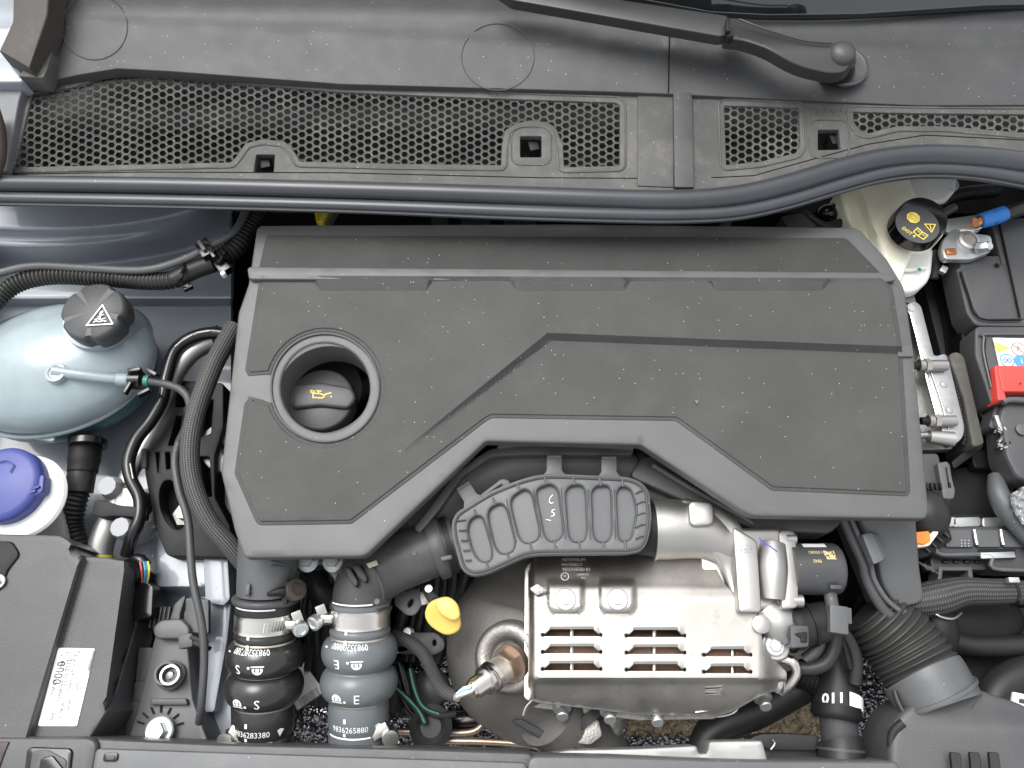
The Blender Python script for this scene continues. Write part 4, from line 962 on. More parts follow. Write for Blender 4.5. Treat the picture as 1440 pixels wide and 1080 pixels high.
# rigid ducts feeding the two hoses
d1 = thing('charge_air_duct', 'grey plastic air duct stub coming down from under the engine cover into the black hose', 'air duct', (375, 820, -.07))
ax = HS[2]; A = HS[1]; s = mpp(375, 850, -.075)
Wd = lambda y, r, dx=0: V((*(A + ax * y + V((dx, 0, 0))), r * s))
part('duct', tube([Wd(-.14, 40), Wd(-.012, 41)], seg=40, world=True, smooth=0), m_grey2, d1)
part('collar', tube([Wd(-.010, 45), Wd(-.0085, 47), Wd(-.0055, 47), Wd(-.004, 45)], seg=48, world=True, smooth=0, ds=.001), m_grey, d1, ang=50)
part('collar', tube([Wd(-.004, 42.5), Wd(.004, 42.5)], seg=48, world=True, smooth=0), m_rubber, d1)
part('collar_key', box(A + ax * (-.011) + V((-.008, 0, .030)), (.004, .010, .005), (0, 0, 0)), m_grey, d1)
part('moulding_rib', tube([(366, 790, -.038), (380, 789, -.036), (400, 793, -.038), (408, 798, -.04), (396, 797, -.038), (370, 794, -.038)], 1.3, 8), m_grey, d1)
sn = thing('duct_sensor', 'small dark round sensor stuck into the side of the charge air duct', 'sensor', (408, 832, -.06))
part('stem', tube([(376, 836, -.045, 2.5), (392, 832, -.045, 6), (404, 831, -.048, 7)], seg=16), m_black, sn)
part('head', lathe(W(414, 830, -.052), [(.0095, -.003), (.010, .003), (.0095, .005), (.006, .0055), (.0055, .003), (.0001, .003)], (.7, .1, .7), 28), mat('dark_bronze_plastic', (.05, .04, .035), .35), sn, ang=25)
part('flange', box(W(402, 832, -.055), (.005, .022, .008), (0, 0, 3)), m_black, sn)
d2 = thing('elbow_duct', 'dusty grey-black elbow duct joining the grey hose to the intake muffler', 'air duct', (560, 800, -.07))
part('elbow', tube([(508, 868, -.082, 40), (509, 842, -.078, 41), (516, 818, -.074, 42), (540, 798, -.070, 42), (575, 784, -.067, 40), (612, 772, -.065, 38), (640, 764, -.065, 37)], seg=44, smooth=10), m_grey2 if 0 else mat('dusty_black_duct', (.05, .05, .049), .5, grain=.4, specks=.15, mottle=.35, dust=.12), d2, ang=60)
part('seam_ridge', tube([(520, 792, -.043), (530, 806, -.040), (538, 828, -.042), (540, 842, -.05)], 1.4, 8), m_grey, d2)
part('moulded_fin', plate(fil([(496, 796, 3), (504, 794, 3), (515, 812), (514, 818), (506, 812)], 2), -.037, .01), m_rubber, d2)
part('moulded_fin', plate(fil([(486, 798, 3), (492, 800, 3), (502, 818), (500, 824), (492, 814)], 2), -.038, .01), m_rubber, d2)
part('collar', tube([(608, 774, -.065, 43), (612, 772.5, -.065, 44), (620, 770, -.065, 44), (625, 768.5, -.065, 42.5)], seg=48, smooth=0, ds=.002), m_grey, d2, ang=60)
part('collar_band', tube([(628, 767.5, -.065, 40.5), (636, 765, -.065, 41)], seg=48, smooth=0), m_black, d2)
part('lock_tab', box(W(628, 785, -.035), (.010, .004, .004), (0, 0, 12)), m_grey, d2)
part('base_ring', tube([(508, 860, -.080, 42.5), (508, 852, -.079, 44), (508.5, 848, -.0785, 42.5)], seg=48, smooth=0, ds=.0015), m_grey, d2, ang=60)
for x, y in ((582, 778), (530, 846)): part('dimple', lathe(W(x, y, -.040 if y < 800 else -.046), [(.0028, 0), (.0025, .0006)], seg=16), m_grey, d2)
part('paper_scrap', plate([(515, 793), (529, 788), (532, 794), (519, 799)], -.036, .001, bev=0), mat('grubby_paper', (.40, .36, .26), .8, mottle=.6), d2)

# bolts and brackets around them
for (x, y, z, r, lb) in ((433, 790, -.07, 15, 'white-topped flange bolt peeking out under the cover, left of two'), (469, 790, -.07, 15, 'white-topped flange bolt peeking out under the cover, right of two'), (565, 757, -.075, 15, 'round-headed flange bolt beside the cover edge above the elbow duct')):
    bm = bolt(None, x, y, z, r, m_zinc); solo('flange_bolt', bm, m_zinc, lb, 'bolt', 'flange bolts near the engine cover', ang=25)
fp = thing('coolant_flange', 'dirty cast flange and wires in the shade under the cover front edge', 'flange', (450, 800, -.09))
part('flange', plate(fil([(398, 796), (455, 790), (540, 792), (552, 760), (566, 742), (540, 744), (500, 784)], 5), -.10, .02, bev=.003), m_castd, fp)
part('cast_lug', tube([(548, 768, -.08), (536, 776, -.078), (530, 784, -.078), (512, 790, -.08)], 5, 10), m_cast, fp)
part('cast_lug', plate(fil([(455, 796), (480, 800), (498, 810), (492, 834), (476, 832), (470, 812)], 4), -.10, .02), m_castd, fp)
part('hose_stub', tube([(440, 810, -.12), (452, 834, -.12), (480, 846, -.13)], 18, 20), m_rubber, fp)
part('wire', tube([(424, 800, -.10), (430, 830, -.10), (424, 870, -.11)], 3, 8), m_rubber, fp)
mb = thing('hole_bracket', 'small grey sheet bracket with an oblong hole above the yellow dipstick', 'bracket', (575, 850, -.1))
part('sheet', plate(fil([(556, 836, 4), (590, 828, 4), (592, 850), (583, 864, 6), (572, 864, 6), (556, 850, 2)], 3), -.10, .004, holes=[circ(577, 848, 4.5, 16, ry=8, rot=25)]), m_grey2, mb)
part('end_tag', box(W(597, 841, -.10), (.008, .013, .004), (0, 0, 10)), m_castd, mb)
mb2 = thing('ear_bracket', 'dark sheet metal ear with one round hole behind the sensor cable', 'bracket', (600, 905, -.15))
part('ear', plate(fil([(540, 892), (612, 890, 12), (624, 900, 12), (624, 912, 12), (612, 920, 12), (560, 918)], 4), -.15, .006, holes=[circ(611, 904, 4, 14, ry=6)]), m_grey, mb2)
tg = thing('paper_label', 'small white barcode tag wedged between the two bellows hoses', 'label', (432, 960, -.15))
tgp = part('card', plate([(427, 932), (456, 972), (418, 999), (402, 958)], -.150, .0008, bev=0), m_label, tg)
sh = []
for i in range(15): sh += s_rect(-.012 + i * .0014, -.010, -.012 + i * .0014 + rnd.uniform(.0004, .001), -.001)
decal('barcode', sh, planemap(434, 972, -.150, 33, .0008), m_inkg, tgp)
decal('tag_text', s_text('A7 0640', .006, 0, .004) + s_text('C 12', .005, -.002, .010), planemap(424, 957, -.150, 33, .0008), m_inkg, tg)

# ================================================================ CENTRE
im = thing('intake_muffler', 'grey plastic intake muffler plate with seven oblong recesses and chalk letters', 'intake muffler', (775, 740, -.03))
mp_ = fil([(642, 722, 14), (690, 692, 14), (730, 676, 22), (760, 668, 14), (790, 668), (888, 672, 16), (911, 686, 14), (915, 726), (912, 752, 10), (904, 773, 12), (880, 777), (756, 778, 10), (736, 782), (686, 805, 12), (664, 809, 14), (650, 800, 10), (638, 756, 10), (636, 736, 8)], 6)
slots = [[(661, 731, 9), (676, 724, 9), (681, 740), (690, 772, 8), (689, 788, 8), (676, 788, 10), (666, 774), (659, 748)],
         [(688, 716, 9), (704, 708, 10), (711, 716), (723, 762, 8), (720, 774, 9), (704, 778, 10), (696, 764), (688, 730)],
         [(720, 700, 9), (738, 688, 12), (746, 694), (757, 744, 8), (755, 758, 9), (738, 763, 10), (730, 752), (720, 712)],
         [(756, 688, 9), (774, 681, 10), (783, 688), (790, 738, 8), (789, 754, 9), (774, 761, 10), (766, 750), (756, 698)],
         [(796, 690, 9), (806, 682, 10), (820, 684, 9), (822, 696), (824, 744, 9), (820, 760, 10), (805, 760, 9), (800, 748)],
         [(833, 690, 9), (842, 683, 9), (856, 684, 9), (858, 696), (859, 746, 8), (854, 760, 9), (840, 760, 9), (835, 748)],
         [(868, 692, 8), (874, 684, 8), (886, 688, 14), (893, 710), (893, 726), (886, 756, 12), (874, 761, 8), (870, 748)]]
sl_ = [fil(q, 6) for q in slots]
def z_im(x, y): return -.026 - .00003 * np.abs(y - 722) - .00006 * (760 - x).clip(0, 200)
part('plate', plate(mp_, z_im, .009, holes=[inset(q, -2.5) for q in sl_], step=9, bev=.0012), m_grey2, im)
part('rim', tube([V((*W(x, y, float(z_im(np.array([x]), np.array([y]))[0]) + .0007), .0013)) for x, y in inset(mp_, 3) + [inset(mp_, 3)[0]]], seg=8, world=True, smooth=0, ds=.003, caps=False), m_grey, im)
for q in sl_:
    rf_ = part('recess_floor', plate(inset(q, -2), lambda x, y: z_im(x, y) - .0045, .002, bev=0), m_grey2, im)
    P = [V((*W(x, y, float(z_im(np.array([x]), np.array([y]))[0]) + .0003), .0008)) for x, y in inset(q, -2.5)]; P.append(P[0])
    part('recess_rim', tube(P, seg=8, world=True, smooth=0, ds=.003, caps=False), m_grey, rf_)
for x0, y0, x1, y1 in ((667, 716, 669, 724), (693, 700, 696, 710), (727, 680, 731, 690), (766, 671, 769, 681), (806, 671, 808, 682), (843, 672, 845, 683), (875, 673, 876, 684), (684, 790, 686, 800), (713, 778, 716, 787), (745, 763, 748, 775), (780, 761, 782, 775), (814, 761, 815, 775), (848, 761, 849, 775), (879, 761, 880, 774)):
    part('rib', tube([(x0, y0, z_im(np.array([x0]), np.array([y0]))[0] + .001), (x1, y1, z_im(np.array([x1]), np.array([y1]))[0] + .001)], 1.6, 8), m_grey2, im)
for i in range(5):
    part('end_rib', tube([(894, 692 + i * 16 + 2, -.0255), (902, 688 + i * 16 + 2, -.0258), (908, 688 + i * 16 + 2, -.0262)], 1.1, 6), m_grey, im)
    part('end_rib', tube([(642 + i * 3, 732 + i * 14, -.0315), (648 + i * 3, 732 + i * 14, -.0312), (655 + i * 2, 731 + i * 14, -.031)], 1.1, 6), m_grey, im)
for (ax_, ay_), (bx_, by_) in zip([(684, 722), (712, 702), (750, 688), (789, 686), (827, 688), (864, 688)], [(693, 782), (726, 762), (761, 756), (795, 758), (830, 758), (865, 758)]):
    part('web', tube([(ax_, ay_, float(z_im(np.array([ax_]), np.array([ay_]))[0]) + .0004), (bx_, by_, float(z_im(np.array([bx_]), np.array([by_]))[0]) + .0004)], .9, 6), m_grey, im)
chk = s_text('C', .013, .016, 0, 0, .8) + s_text('S', .013, 0, 0) + s_text('I', .013, -.012, 0)
ch2 = s_stroke([(.0150, .0045), (.0125, .003), (.0125, -.001), (.0155, -.0035), (.020, -.003)], .0009) + s_stroke([(.006, -.003), (.004, .0005), (.001, 0), (0, .003), (-.002, .003)], .0009) + s_stroke([(-.0095, -.0035), (-.009, .0038)], .0009)
CH = s_stroke([(777, 696), (773, 701), (772.5, 706), (775, 708), (778, 706.5)], 1.1) + s_stroke([(780, 716.5), (776.5, 717.5), (776, 720), (779.5, 722), (779, 725), (775, 726)], 1.1) + s_stroke([(768, 730.5), (774.5, 732)], .9)
decal('chalk_letters', CH, lambda u, v, k: W(u, v, float(z_im(np.array([774.]), np.array([717.]))[0]) - .0038 + k * 2e-6), m_wprint, im)
for x, y, a in ((780, 650, 0), (857, 652, 0), (656, 690, 32)):
    q = [(-10, -10), (9, -10), (9, 12), (16, 20), (-16, 20), (-10, 12)]; c_, s_ = math.cos(R(-a)), math.sin(R(-a))
    part('hook', plate(fil([(x + u * c_ - v * s_, y + u * s_ + v * c_) for u, v in q], 2), -.0325, .003), m_grey2, im)
    part('hook_curl', tube([(x - 10 * c_ + 8 * s_, y - 10 * s_ - 8 * c_, -.033), (x + 9 * c_ + 8 * s_, y + 9 * s_ - 8 * c_, -.033)], 3.2, 12), m_grey2, im)
part('wing_tab', plate(fil([(672, 700), (706, 674, 5), (714, 676, 4), (718, 682), (690, 696), (674, 706)], 4), -.036, .003), m_grey2, im)
part('wing_tab_rib', tube([(678, 700, -.034), (694, 688, -.034), (706, 680, -.034)], 1.2, 8), m_grey, im)
pc = thing('intake_pipe', 'dull black intake pipe curving along the cover edge behind the muffler', 'intake pipe', (740, 655, -.06))
part('pipe', tube([(560, 775, -.085, 30), (610, 722, -.08, 32), (660, 682, -.075, 32), (720, 656, -.072, 26), (790, 654, -.07, 22), (870, 656, -.07, 22), (905, 664, -.072, 22)], seg=30), m_rubber if 0 else mat('matt_duct_plastic', (.085, .085, .083), .55, grain=.3, mottle=.3, dust=.05), pc, ang=60)
part('shield_flange', plate(fil([(602, 720), (640, 668), (686, 634, 8), (720, 626), (890, 632), (888, 638), (740, 638), (690, 640, 8), (650, 668), (616, 716), (590, 748), (584, 742)], 3), -.042, .012), m_frame, pc)
part('end_ball', ellipsoid(W(905, 644, -.065), (.011, .013, .012)), m_black, pc, ang=80)
# exhaust side
hsx = thing('exhaust_heat_shield', 'bright pressed aluminium exhaust heat shield with louvred slots and two bolts', 'heat shield', (910, 900, -.06))
ho = fil([(744, 782, 4), (996, 782, 6), (1018, 822, 8), (1064, 862, 10), (1068, 880), (1074, 914, 6), (1098, 938, 8), (1106, 946, 4), (1104, 966, 8), (1068, 978, 10), (1030, 1000, 16), (1010, 1006, 8), (900, 1004), (750, 986, 6), (744, 966, 4)], 5)
def z_hs(x, y):
    z = -.052 - .00005 * (x - 740) * 0
    up_ = np.clip((834 - y) / 40., 0, 1); dn = ss((y - 954) / 20.) * 1.0
    z = z - .020 * np.clip((826 - y) / 50., 0, 1) + .004 * ss((y - 820) / 26.) - .006 * ss((y - 952) / 10.) - .0007 * np.clip(y - 956, 0, 60)
    z = z - .02 * ss((x - 1068) / 34.) - .014 * ss((752 - x) / 9.)
    for bx_, by_ in ((795, 848), (868, 848)):      # bolt pads
        d = np.maximum(np.abs(x - bx_) - 12, 0) ** 2 + np.maximum(np.where(y < by_, 0, y - by_), 0) ** 2
        z = z + .0045 * ss((16 - np.sqrt(d + 0)) / 6.) * ss((y - 814) / 8.) * (np.hypot(x - bx_, y - by_) < 60) * ss((27 - np.hypot(np.abs(x - bx_) , np.maximum(y - by_, 0))) / 5.)
    for cx, cy, hw in LV:
        q = ss((hw + 2 - np.abs(x - cx)) / 9.) * np.clip((y - (cy - 15)) / 7., 0, 1) * ss((cy - 2 - y) / 2.5)
        z = z + .0012 * q
    return z
LV = [(804, 893, 38), (804, 917, 38), (804, 941, 38), (922, 894, 38), (922, 918, 38), (922, 942, 38), (1023, 921, 30), (1023, 945, 30)]
hh = [fil([(cx - hw + 9, cy - 11), (cx + hw - 9, cy - 11), (cx + hw - 1, cy - 3), (cx + hw + 5, cy - 2), (cx + hw + 5, cy + 2.5), (cx - hw - 5, cy + 2.5), (cx - hw - 5, cy - 2), (cx - hw + 1, cy - 3)], 1) for cx, cy, hw in LV]
hh += [fil([(992, 966), (1016, 965), (1016, 969), (990, 970)], 1), fil([(992, 973), (1014, 973), (1013, 976), (990, 977)], 1)]
part('shield', plate(ho, z_hs, .003, holes=hh, step=3.6, bev=.0008), m_alu, hsx, ang=50)
for cx, cy, hw in LV:
    part('louvre_lip', plate(fil([(cx - hw + 7, cy - 12, 2), (cx + hw - 7, cy - 12, 2), (cx + hw - 7, cy - 9, 1), (cx - hw + 7, cy - 9, 1)], 1), lambda x, y: -.0490 - .0003 * (y - cy), .0012, bev=.0005), m_alu, hsx)
    part('slot_end', lathe(W(cx - hw - 3, cy - .5, -.0468), [(.0016, 0), (.0014, .0002)], seg=10), m_deep, hsx)
    part('slot_end', lathe(W(cx + hw + 3, cy - .5, -.0468), [(.0016, 0), (.0014, .0002)], seg=10), m_deep, hsx)
for x, y in ((795, 843), (868, 843)): bolt(hsx, x, y, -.0432, 15, m_zinc, hexr=.5, h=.6)
for i, (x, y) in enumerate(((790, 998), (856, 1002), (922, 1006), (1072, 984))):
    b_ = W(x, y - 4, -.098); part('bolt', lathe(b_, [(.0085, 0), (.0085, .002), (.0055, .0025), (.0055, .011), (.005, .012)], (0, -.75, .66), 20), m_zinc, hsx, ang=25)
part('side_flange', plate(fil([(739, 800), (746, 790), (748, 970), (744, 985), (738, 980)], 3), -.075, .02), m_alu, hsx)
part('corner_fold', plate(fil([(746, 828), (756, 822), (768, 830), (756, 836)], 2), -.044, .001), m_castd, hsx)
part('lower_skirt', plate(fil([(752, 985), (900, 1003), (1010, 1005), (1004, 1010), (900, 1012), (752, 994)], 2), -.118, .01), m_castd, hsx)
for k, (x, y, w_) in enumerate(((1000, 966, 14), (1002, 973, 14), (1000, 980, 13), (1034, 966, 12), (1032, 973, 8))): part('embossed_bar', box(W(x, y, -.0665 - .0005 * (y - 966)), (w_ * .00075, .0012, .001), (0, 0, 3)), m_castd, hsx)
for k in range(4): part('embossed_bar', box(W(984 + k * 2, 991 + k * 3, -.085), (.016, .0011, .001), (0, 0, 8)), m_steel, hsx)
et = s_text('9835938380 01', .0052, .006, -.0085, 0, 1.0) + s_text('HA-SA8C-0', .0048, .001, -.003) + s_text('AUTONEUM', .0048, .003, .0025) + s_text('ATF', .004, -.004, .008) + xf(s_ring(0, 0, .0042, .0009) + s_text('M', .004), -.007, -.0165, 0, 1) + s_text('GERMANY', .003, .014, -.0145) + s_text('A13', .003, .014, -.018)
decal('stamped_marks', xf(et, 0, .004, 0, .85), lambda u, v, k: W(803 + u * 1450, 796 - v * 1450, float(z_hs(np.array([803 + u * 1450]), np.array([796 - v * 1450]))[0]) + .0008 + k * 2e-6), m_etch, hsx)
part('manifold_core', tube([(752, 915, -.085), (900, 920, -.085), (1050, 930, -.085)], 36, 24), m_rust, hsx)
for x in (804, 920, 1030): part('manifold_stud', tube([(x, 885, -.06), (x, 950, -.06)], 3, 8), m_steel, hsx)

cv = thing('catalytic_converter', 'dull round steel catalytic converter can with a dished sensor boss', 'catalytic converter', (710, 900, -.13))
part('can', tube([(758, 800, -.165, 40), (750, 820, -.165, 66), (738, 860, -.17, 94), (730, 905, -.17, 102), (734, 950, -.172, 96), (750, 990, -.178, 70), (768, 1020, -.185, 50)], seg=56, smooth=8), m_cat, cv, ang=80)
part('sensor_dish', lathe(W(712, 925, -.085), [(.034, -.012), (.032, -.001), (.027, .003), (.020, .001), (.016, -.004), (.014, -.006)], (-.35, -.1, .95), 48), m_castd, cv, ang=80)
part('seam', tube([(752, 978, -.09), (748, 985, -.092), (740, 994, -.095), (736, 1006, -.098)], 2, 8), m_steel, cv)
part('outlet_cone', tube([(770, 1000, -.13, 50), (800, 1024, -.15, 44), (828, 1040, -.17, 40), (850, 1060, -.2, 36)], seg=36), m_cat, cv, ang=80)
part('outlet_elbow', tube([(870, 990, -.17, 16), (858, 1014, -.17, 22), (838, 1032, -.175, 20)], seg=24), m_castd, cv, ang=60)
part('outlet_band', tube([(824, 1000, -.14, 40), (832, 1012, -.14, 42)], seg=36), m_dark, cv)
part('outlet_foil', plate(fil([(808, 1030), (840, 1012), (846, 1034), (830, 1046), (812, 1044)], 4), -.12, .01), m_castd, cv)
part('stay_bar', plate(fil([(722, 1014), (732, 1012), (815, 1056), (812, 1064), (800, 1062)], 2), -.12, .01), m_dark, cv)
ox = thing('oxygen_sensor', 'brown and silver oxygen sensor screwed into the converter with white and blue leads', 'oxygen sensor', (700, 945, -.08))
def seg_(a, b_, r0, r1, m_, nm, n=28, **k): part(nm, tube([V((*W(*a), r0)), V((*W(*b_), r1))], seg=n, world=True, smooth=0, ds=.02), m_, ox, ang=25)
seg_((722, 930, -.082), (716, 934, -.077), .0175, .0175, m_bronze, 'washer')
seg_((718, 932, -.079), (706, 941, -.070), .0145, .0145, m_bronze, 'hex_nut', 6)
seg_((708, 940, -.072), (688, 954, -.062), .0125, .0120, m_castd2, 'body_tube')
seg_((694, 949, -.064), (690, 953, -.062), .0138, .0138, m_steel, 'crimp_ring')
seg_((686, 955, -.061), (682, 958, -.059), .0128, .0128, m_steel, 'crimp_ring')
seg_((688, 954, -.062), (666, 969, -.056), .0100, .0095, m_steel, 'top_tube')
seg_((668, 967, -.057), (662, 971, -.055), .0082, .0075, m_steel, 'end_ring')
for i, (mm, dy_) in enumerate(((m_label, -4), (m_bprint, -1), (m_label, 2), (m_castd2, 5))): part('lead', tube([(664, 970 + dy_ * .5, -.056), (654, 971 + dy_, -.054), (642, 979 + dy_ * .5, -.06), (636, 980 + dy_ * .3, -.064)], 2.6, 10), mm, ox)
part('cable_sleeve', tube([(640, 979, -.062), (628, 974, -.066), (616, 962, -.075), (606, 940, -.09), (594, 918, -.10), (574, 902, -.11), (554, 894, -.12)], 9, 18), m_mesh, ox, ang=60)
part('sleeve_cuff', tube([(644, 980, -.060), (636, 979, -.064)], 6.5, 16), m_castd2, ox)
ds_ = thing('dipstick_handle', 'yellow plastic dipstick handle with a folded disc shape beside the converter', 'dipstick', (622, 870, -.07))
part('handle', plate(fil([(600, 866, 8), (604, 850, 8), (618, 844, 4), (630, 848, 10), (645, 872, 8), (643, 884, 6), (628, 890, 12), (608, 878, 8)], 7), lambda x, y: -.060 + .00035 * (870 - y), .006, step=5, bev=.0025), m_yellow, ds_, ang=70)
part('loop', plate(fil([(614, 846, 6), (628, 842, 6), (640, 850, 8), (643, 866, 5), (636, 868, 3), (622, 860, 5)], 6), -.048, .007, bev=.0028), m_yellow, ds_, ang=70)
part('tube_collar', tube([(612, 846, -.08), (604, 834, -.09), (600, 824, -.10)], 8, 16), m_grey, ds_)
part('tube_tip', lathe(W(603, 828, -.082), [(.004, 0), (.0036, .003)], seg=12), m_zinc, ds_)

# bits in the deep gap left of the converter
gp_ = thing('chassis_pipes', 'thin brown steel pipes crossing the gap above the undertray', 'pipe', (640, 1030, -.2))
part('pipe', tube([(540, 1028, -.17), (600, 1030, -.17), (660, 1030, -.17), (680, 1018, -.17), (694, 1006, -.17)], 5, 12), m_bronze, gp_)
part('pipe', tube([(600, 1042, -.16), (680, 1043, -.16), (740, 1047, -.16), (760, 1052, -.16)], 5, 12), m_bronze, gp_)
part('clamp', lathe(W(606, 1022, -.15), [(.020, -.01), (.021, .003), (.015, .006), (.010, .002)], seg=24), m_rubber, gp_)
gw = thing('green_tracer_wire', 'black wires with a green tracer beside the grey bellows hose', 'wiring', (590, 1000, -.15))
for pts in ([(556, 968, -.135), (574, 984, -.135), (590, 1002, -.14), (598, 1018, -.14)], [(577, 942, -.135), (584, 972, -.135), (596, 996, -.14), (618, 1006, -.145), (640, 1004, -.15)]):
    part('wire', tube(pts, 5, 12), m_rubber, gw); part('tracer', tube([(p[0] - 1, p[1] - 2, p[2] + .0035) for p in pts[:4]], 1.4, 8), m_green, gw)
bh2 = thing('round_plug', 'dull grey-violet round cap deep between sensor cable and wires', 'cap', (600, 970, -.17))
part('cap', ellipsoid(W(606, 968, -.18), (.020, .020, .014)), m_grey, bh2, ang=80)
pl = thing('lower_coolant_pipe', 'thick glossy black coolant hose deep under the sensor cable', 'hose', (640, 1010, -.18))
part('hose', tube([(560, 930, -.19), (578, 985, -.19), (610, 1012, -.19), (650, 1014, -.18), (690, 1008, -.18)], 14, 18), m_blackg, pl)
part('hose', tube([(548, 900, -.20), (560, 950, -.2), (550, 1000, -.2)], 16, 18), m_rubber, pl)
rc = thing('red_connector_block', 'dark connector blocks with red pins glimpsed beside the grey hose', 'connector', (560, 905, -.16))
part('block', box(W(552, 904, -.165), (.02, .02, .02), (0, 0, 8)), mat('dark_red_plastic', (.10, .012, .012), .4), rc)
part('block', box(W(462, 912, -.15), (.018, .022, .02), (0, 0, 4)), m_black, rc)
part('silver_tab', plate(fil([(540, 914), (572, 908), (576, 914), (548, 920)], 1), -.15, .002), m_zinc, rc)
part('stud', lathe(W(575, 890, -.16), [(.006, 0), (.006, .004), (.004, .005), (.004, .014)], seg=12), m_zinc, rc)
wr = thing('deep_wiring', 'tangle of black wiring and hoses in the dark gap behind the bellows hoses', 'wiring', (450, 880, -.15))
for i in range(9):
    x = 425 + i * 6; part('wire', tube([(x, 800, -.13 - .004 * i), (x + rnd.uniform(-14, 14), 850, -.13), (x + rnd.uniform(-20, 20), 900, -.14), (x + rnd.uniform(-20, 10), 990, -.17)], rnd.choice((3, 4, 6, 8)), 10), m_rubber, wr)
for i in range(7):
    x = 590 + i * 12; part('wire', tube([(x, 700 + i * 4, -.14), (x + rnd.uniform(-20, 20), 760, -.14), (x - 14, 830, -.15), (x - 40 + rnd.uniform(-10, 10), 930, -.17)], rnd.choice((4, 6, 9)), 10), m_rubber, wr)

# throttle / EGR casting
eg = thing('egr_casting', 'cast aluminium exhaust gas valve casting with a round inlet pipe right of the muffler', 'valve housing', (1050, 790, -.05))
part('inlet_pipe', tube([(918, 744, -.062, 42), (940, 744, -.062, 42), (968, 745, -.062, 40), (996, 752, -.062, 36), (1030, 772, -.064, 30)], seg=48, smooth=8), m_cast, eg, ang=60)
part('pipe_lip', tube([(917, 744, -.062, 43.5), (921, 744, -.062, 43.5)], seg=48, smooth=0), m_cast, eg)
part('top_boss', plate(fil([(972, 708, 6), (1000, 710, 6), (1000, 734, 6), (974, 736, 6)], 4), -.030, .015, bev=.003), m_cast, eg)
part('body', plate(fil([(962, 704), (1010, 718), (1036, 738), (1042, 748), (1094, 746, 8), (1104, 754), (1110, 790), (1112, 846, 6), (1068, 852), (1060, 858), (1040, 850), (1020, 790), (1000, 764), (966, 760)], 6), lambda x, y: -.046 + .005 * np.sin((y - 700) / 24.) , .04, step=7, bev=.004), m_cast, eg, ang=60)
part('flat_rib', plate(fil([(1034, 744), (1062, 762), (1068, 858), (1042, 858)], 3), -.036, .012, bev=.002), m_cast, eg)
part('web', plate(fil([(985, 745), (1030, 766), (1036, 800), (1042, 858), (1010, 828), (990, 800)], 6), -.062, .02, bev=.002), m_cast, eg)
part('bulge', tube([(1086, 766, -.045, 18), (1086, 800, -.043, 21), (1086, 842, -.046, 18)], seg=28), m_cast, eg, ang=70)
part('flange', plate(fil([(1098, 748, 4), (1116, 748, 6), (1120, 800), (1120, 852, 5), (1102, 854)], 3), -.040, .03, bev=.002), m_cast, eg)
for x, y in ((1112, 758), (1122, 845)): part('flange_bolt', tube([(x - 8, y, -.045), (x + 6, y, -.045)], 9, 18), m_cast, eg)
part('lower_neck', tube([(1072, 852, -.06, 24), (1088, 872, -.062, 30), (1104, 884, -.065, 30)], seg=30), m_cast, eg, ang=60)
part('lug', lathe(W(1089, 908, -.062), [(.0135, -.02), (.0135, .002), (.012, .004)], seg=36), m_cast, eg)
bolt(eg, 1089, 908, -.057, 14, m_zinc, h=.6)
part('boss', lathe(W(1070, 878, -.045), [(.008, -.01), (.008, .002), (.005, .003)], seg=24), m_cast, eg)
part('curled_tab', tube([(1100, 926, -.07), (1114, 930, -.066), (1120, 944, -.07), (1112, 962, -.08), (1100, 974, -.09)], 7, 16), m_steel, eg)
part('curled_tab', tube([(1086, 948, -.08), (1096, 956, -.078), (1094, 970, -.085)], 8, 14), m_steel, eg)
dots = []
for i in range(8):
    for j in range(6):
        if rnd.random() < .5: dots += s_rect(i * .0013, j * .0013, i * .0013 + .0012, j * .0013 + .0012)
decal('data_dots', dots, planemap(1042, 778, -.0362, 0, .0006), m_inkg, eg)
decal('blue_pen_tick', s_stroke([(-.010, .006), (-.008, .002), (-.001, -.002), (.004, -.006)], .0012), planemap(1085, 766, -.0232, 0, .0003), m_pen, eg)
part('dark_gasket', plate(fil([(988, 770), (1008, 800), (1012, 824), (1000, 812)], 2), -.075, .01), m_black, eg)
bc = thing('black_pipe_collar', 'black pipe end between muffler plate and the aluminium inlet', 'pipe', (912, 745, -.06))
part('collar', tube([(890, 742, -.062, 37), (921, 744, -.062, 39)], seg=40, smooth=0), m_black, bc)
mt = thing('actuator_motor', 'round dark grey actuator motor with gold data print and a white label', 'motor', (1145, 800, -.05))
a_ = W(1108, 800, -.055); b_ = W(1178, 800, -.058); s = mpp(1140, 800, -.055)
part('can', tube([V((*a_, 35 * s)), V((*(a_.lerp(b_, .9)), 36 * s)), V((*(a_.lerp(b_, .97)), 34 * s)), V((*b_, 29 * s))], seg=48, world=True, smooth=0, ds=.002), m_grey, mt, ang=60)
axm = (b_ - a_).normalized(); upm = V((0, 0, 1)); fm = axm.cross(upm)
def mm_(x, y):
    def f(u, v, k):
        p0 = a_ + axm * ((x - 1108) * s + u); a = ((800 - y) * s + v) / (35.5 * s); a = max(-1.3, min(1.3, a * 1.0)); r = 36 * s + .0006 + k * 2e-6
        return p0 + (V((0, math.sin(a), math.cos(a)))) * r
    return f
wl = []
for i in range(9): wl += s_rect(-.011 + i * .0024, -.003, -.011 + (i + 1) * .0024, .003)
decal('white_label', wl, mm_(1142, 768), m_label, mt)
g = []
for i in range(9):
    for j in range(8):
        if rnd.random() < .62: g += s_rect(i * .0011, -j * .0011, i * .0011 + .0011, -j * .0011 + .0011)
decal('data_dots', g, mm_(1150, 781), m_gold, mt)
decal('gold_print', s_text('0130082', .0045, -.0065, 0, 180) + s_text('9845', .0042, -.008, -.0085, 180), mm_(1150, 782), m_gold, mt)
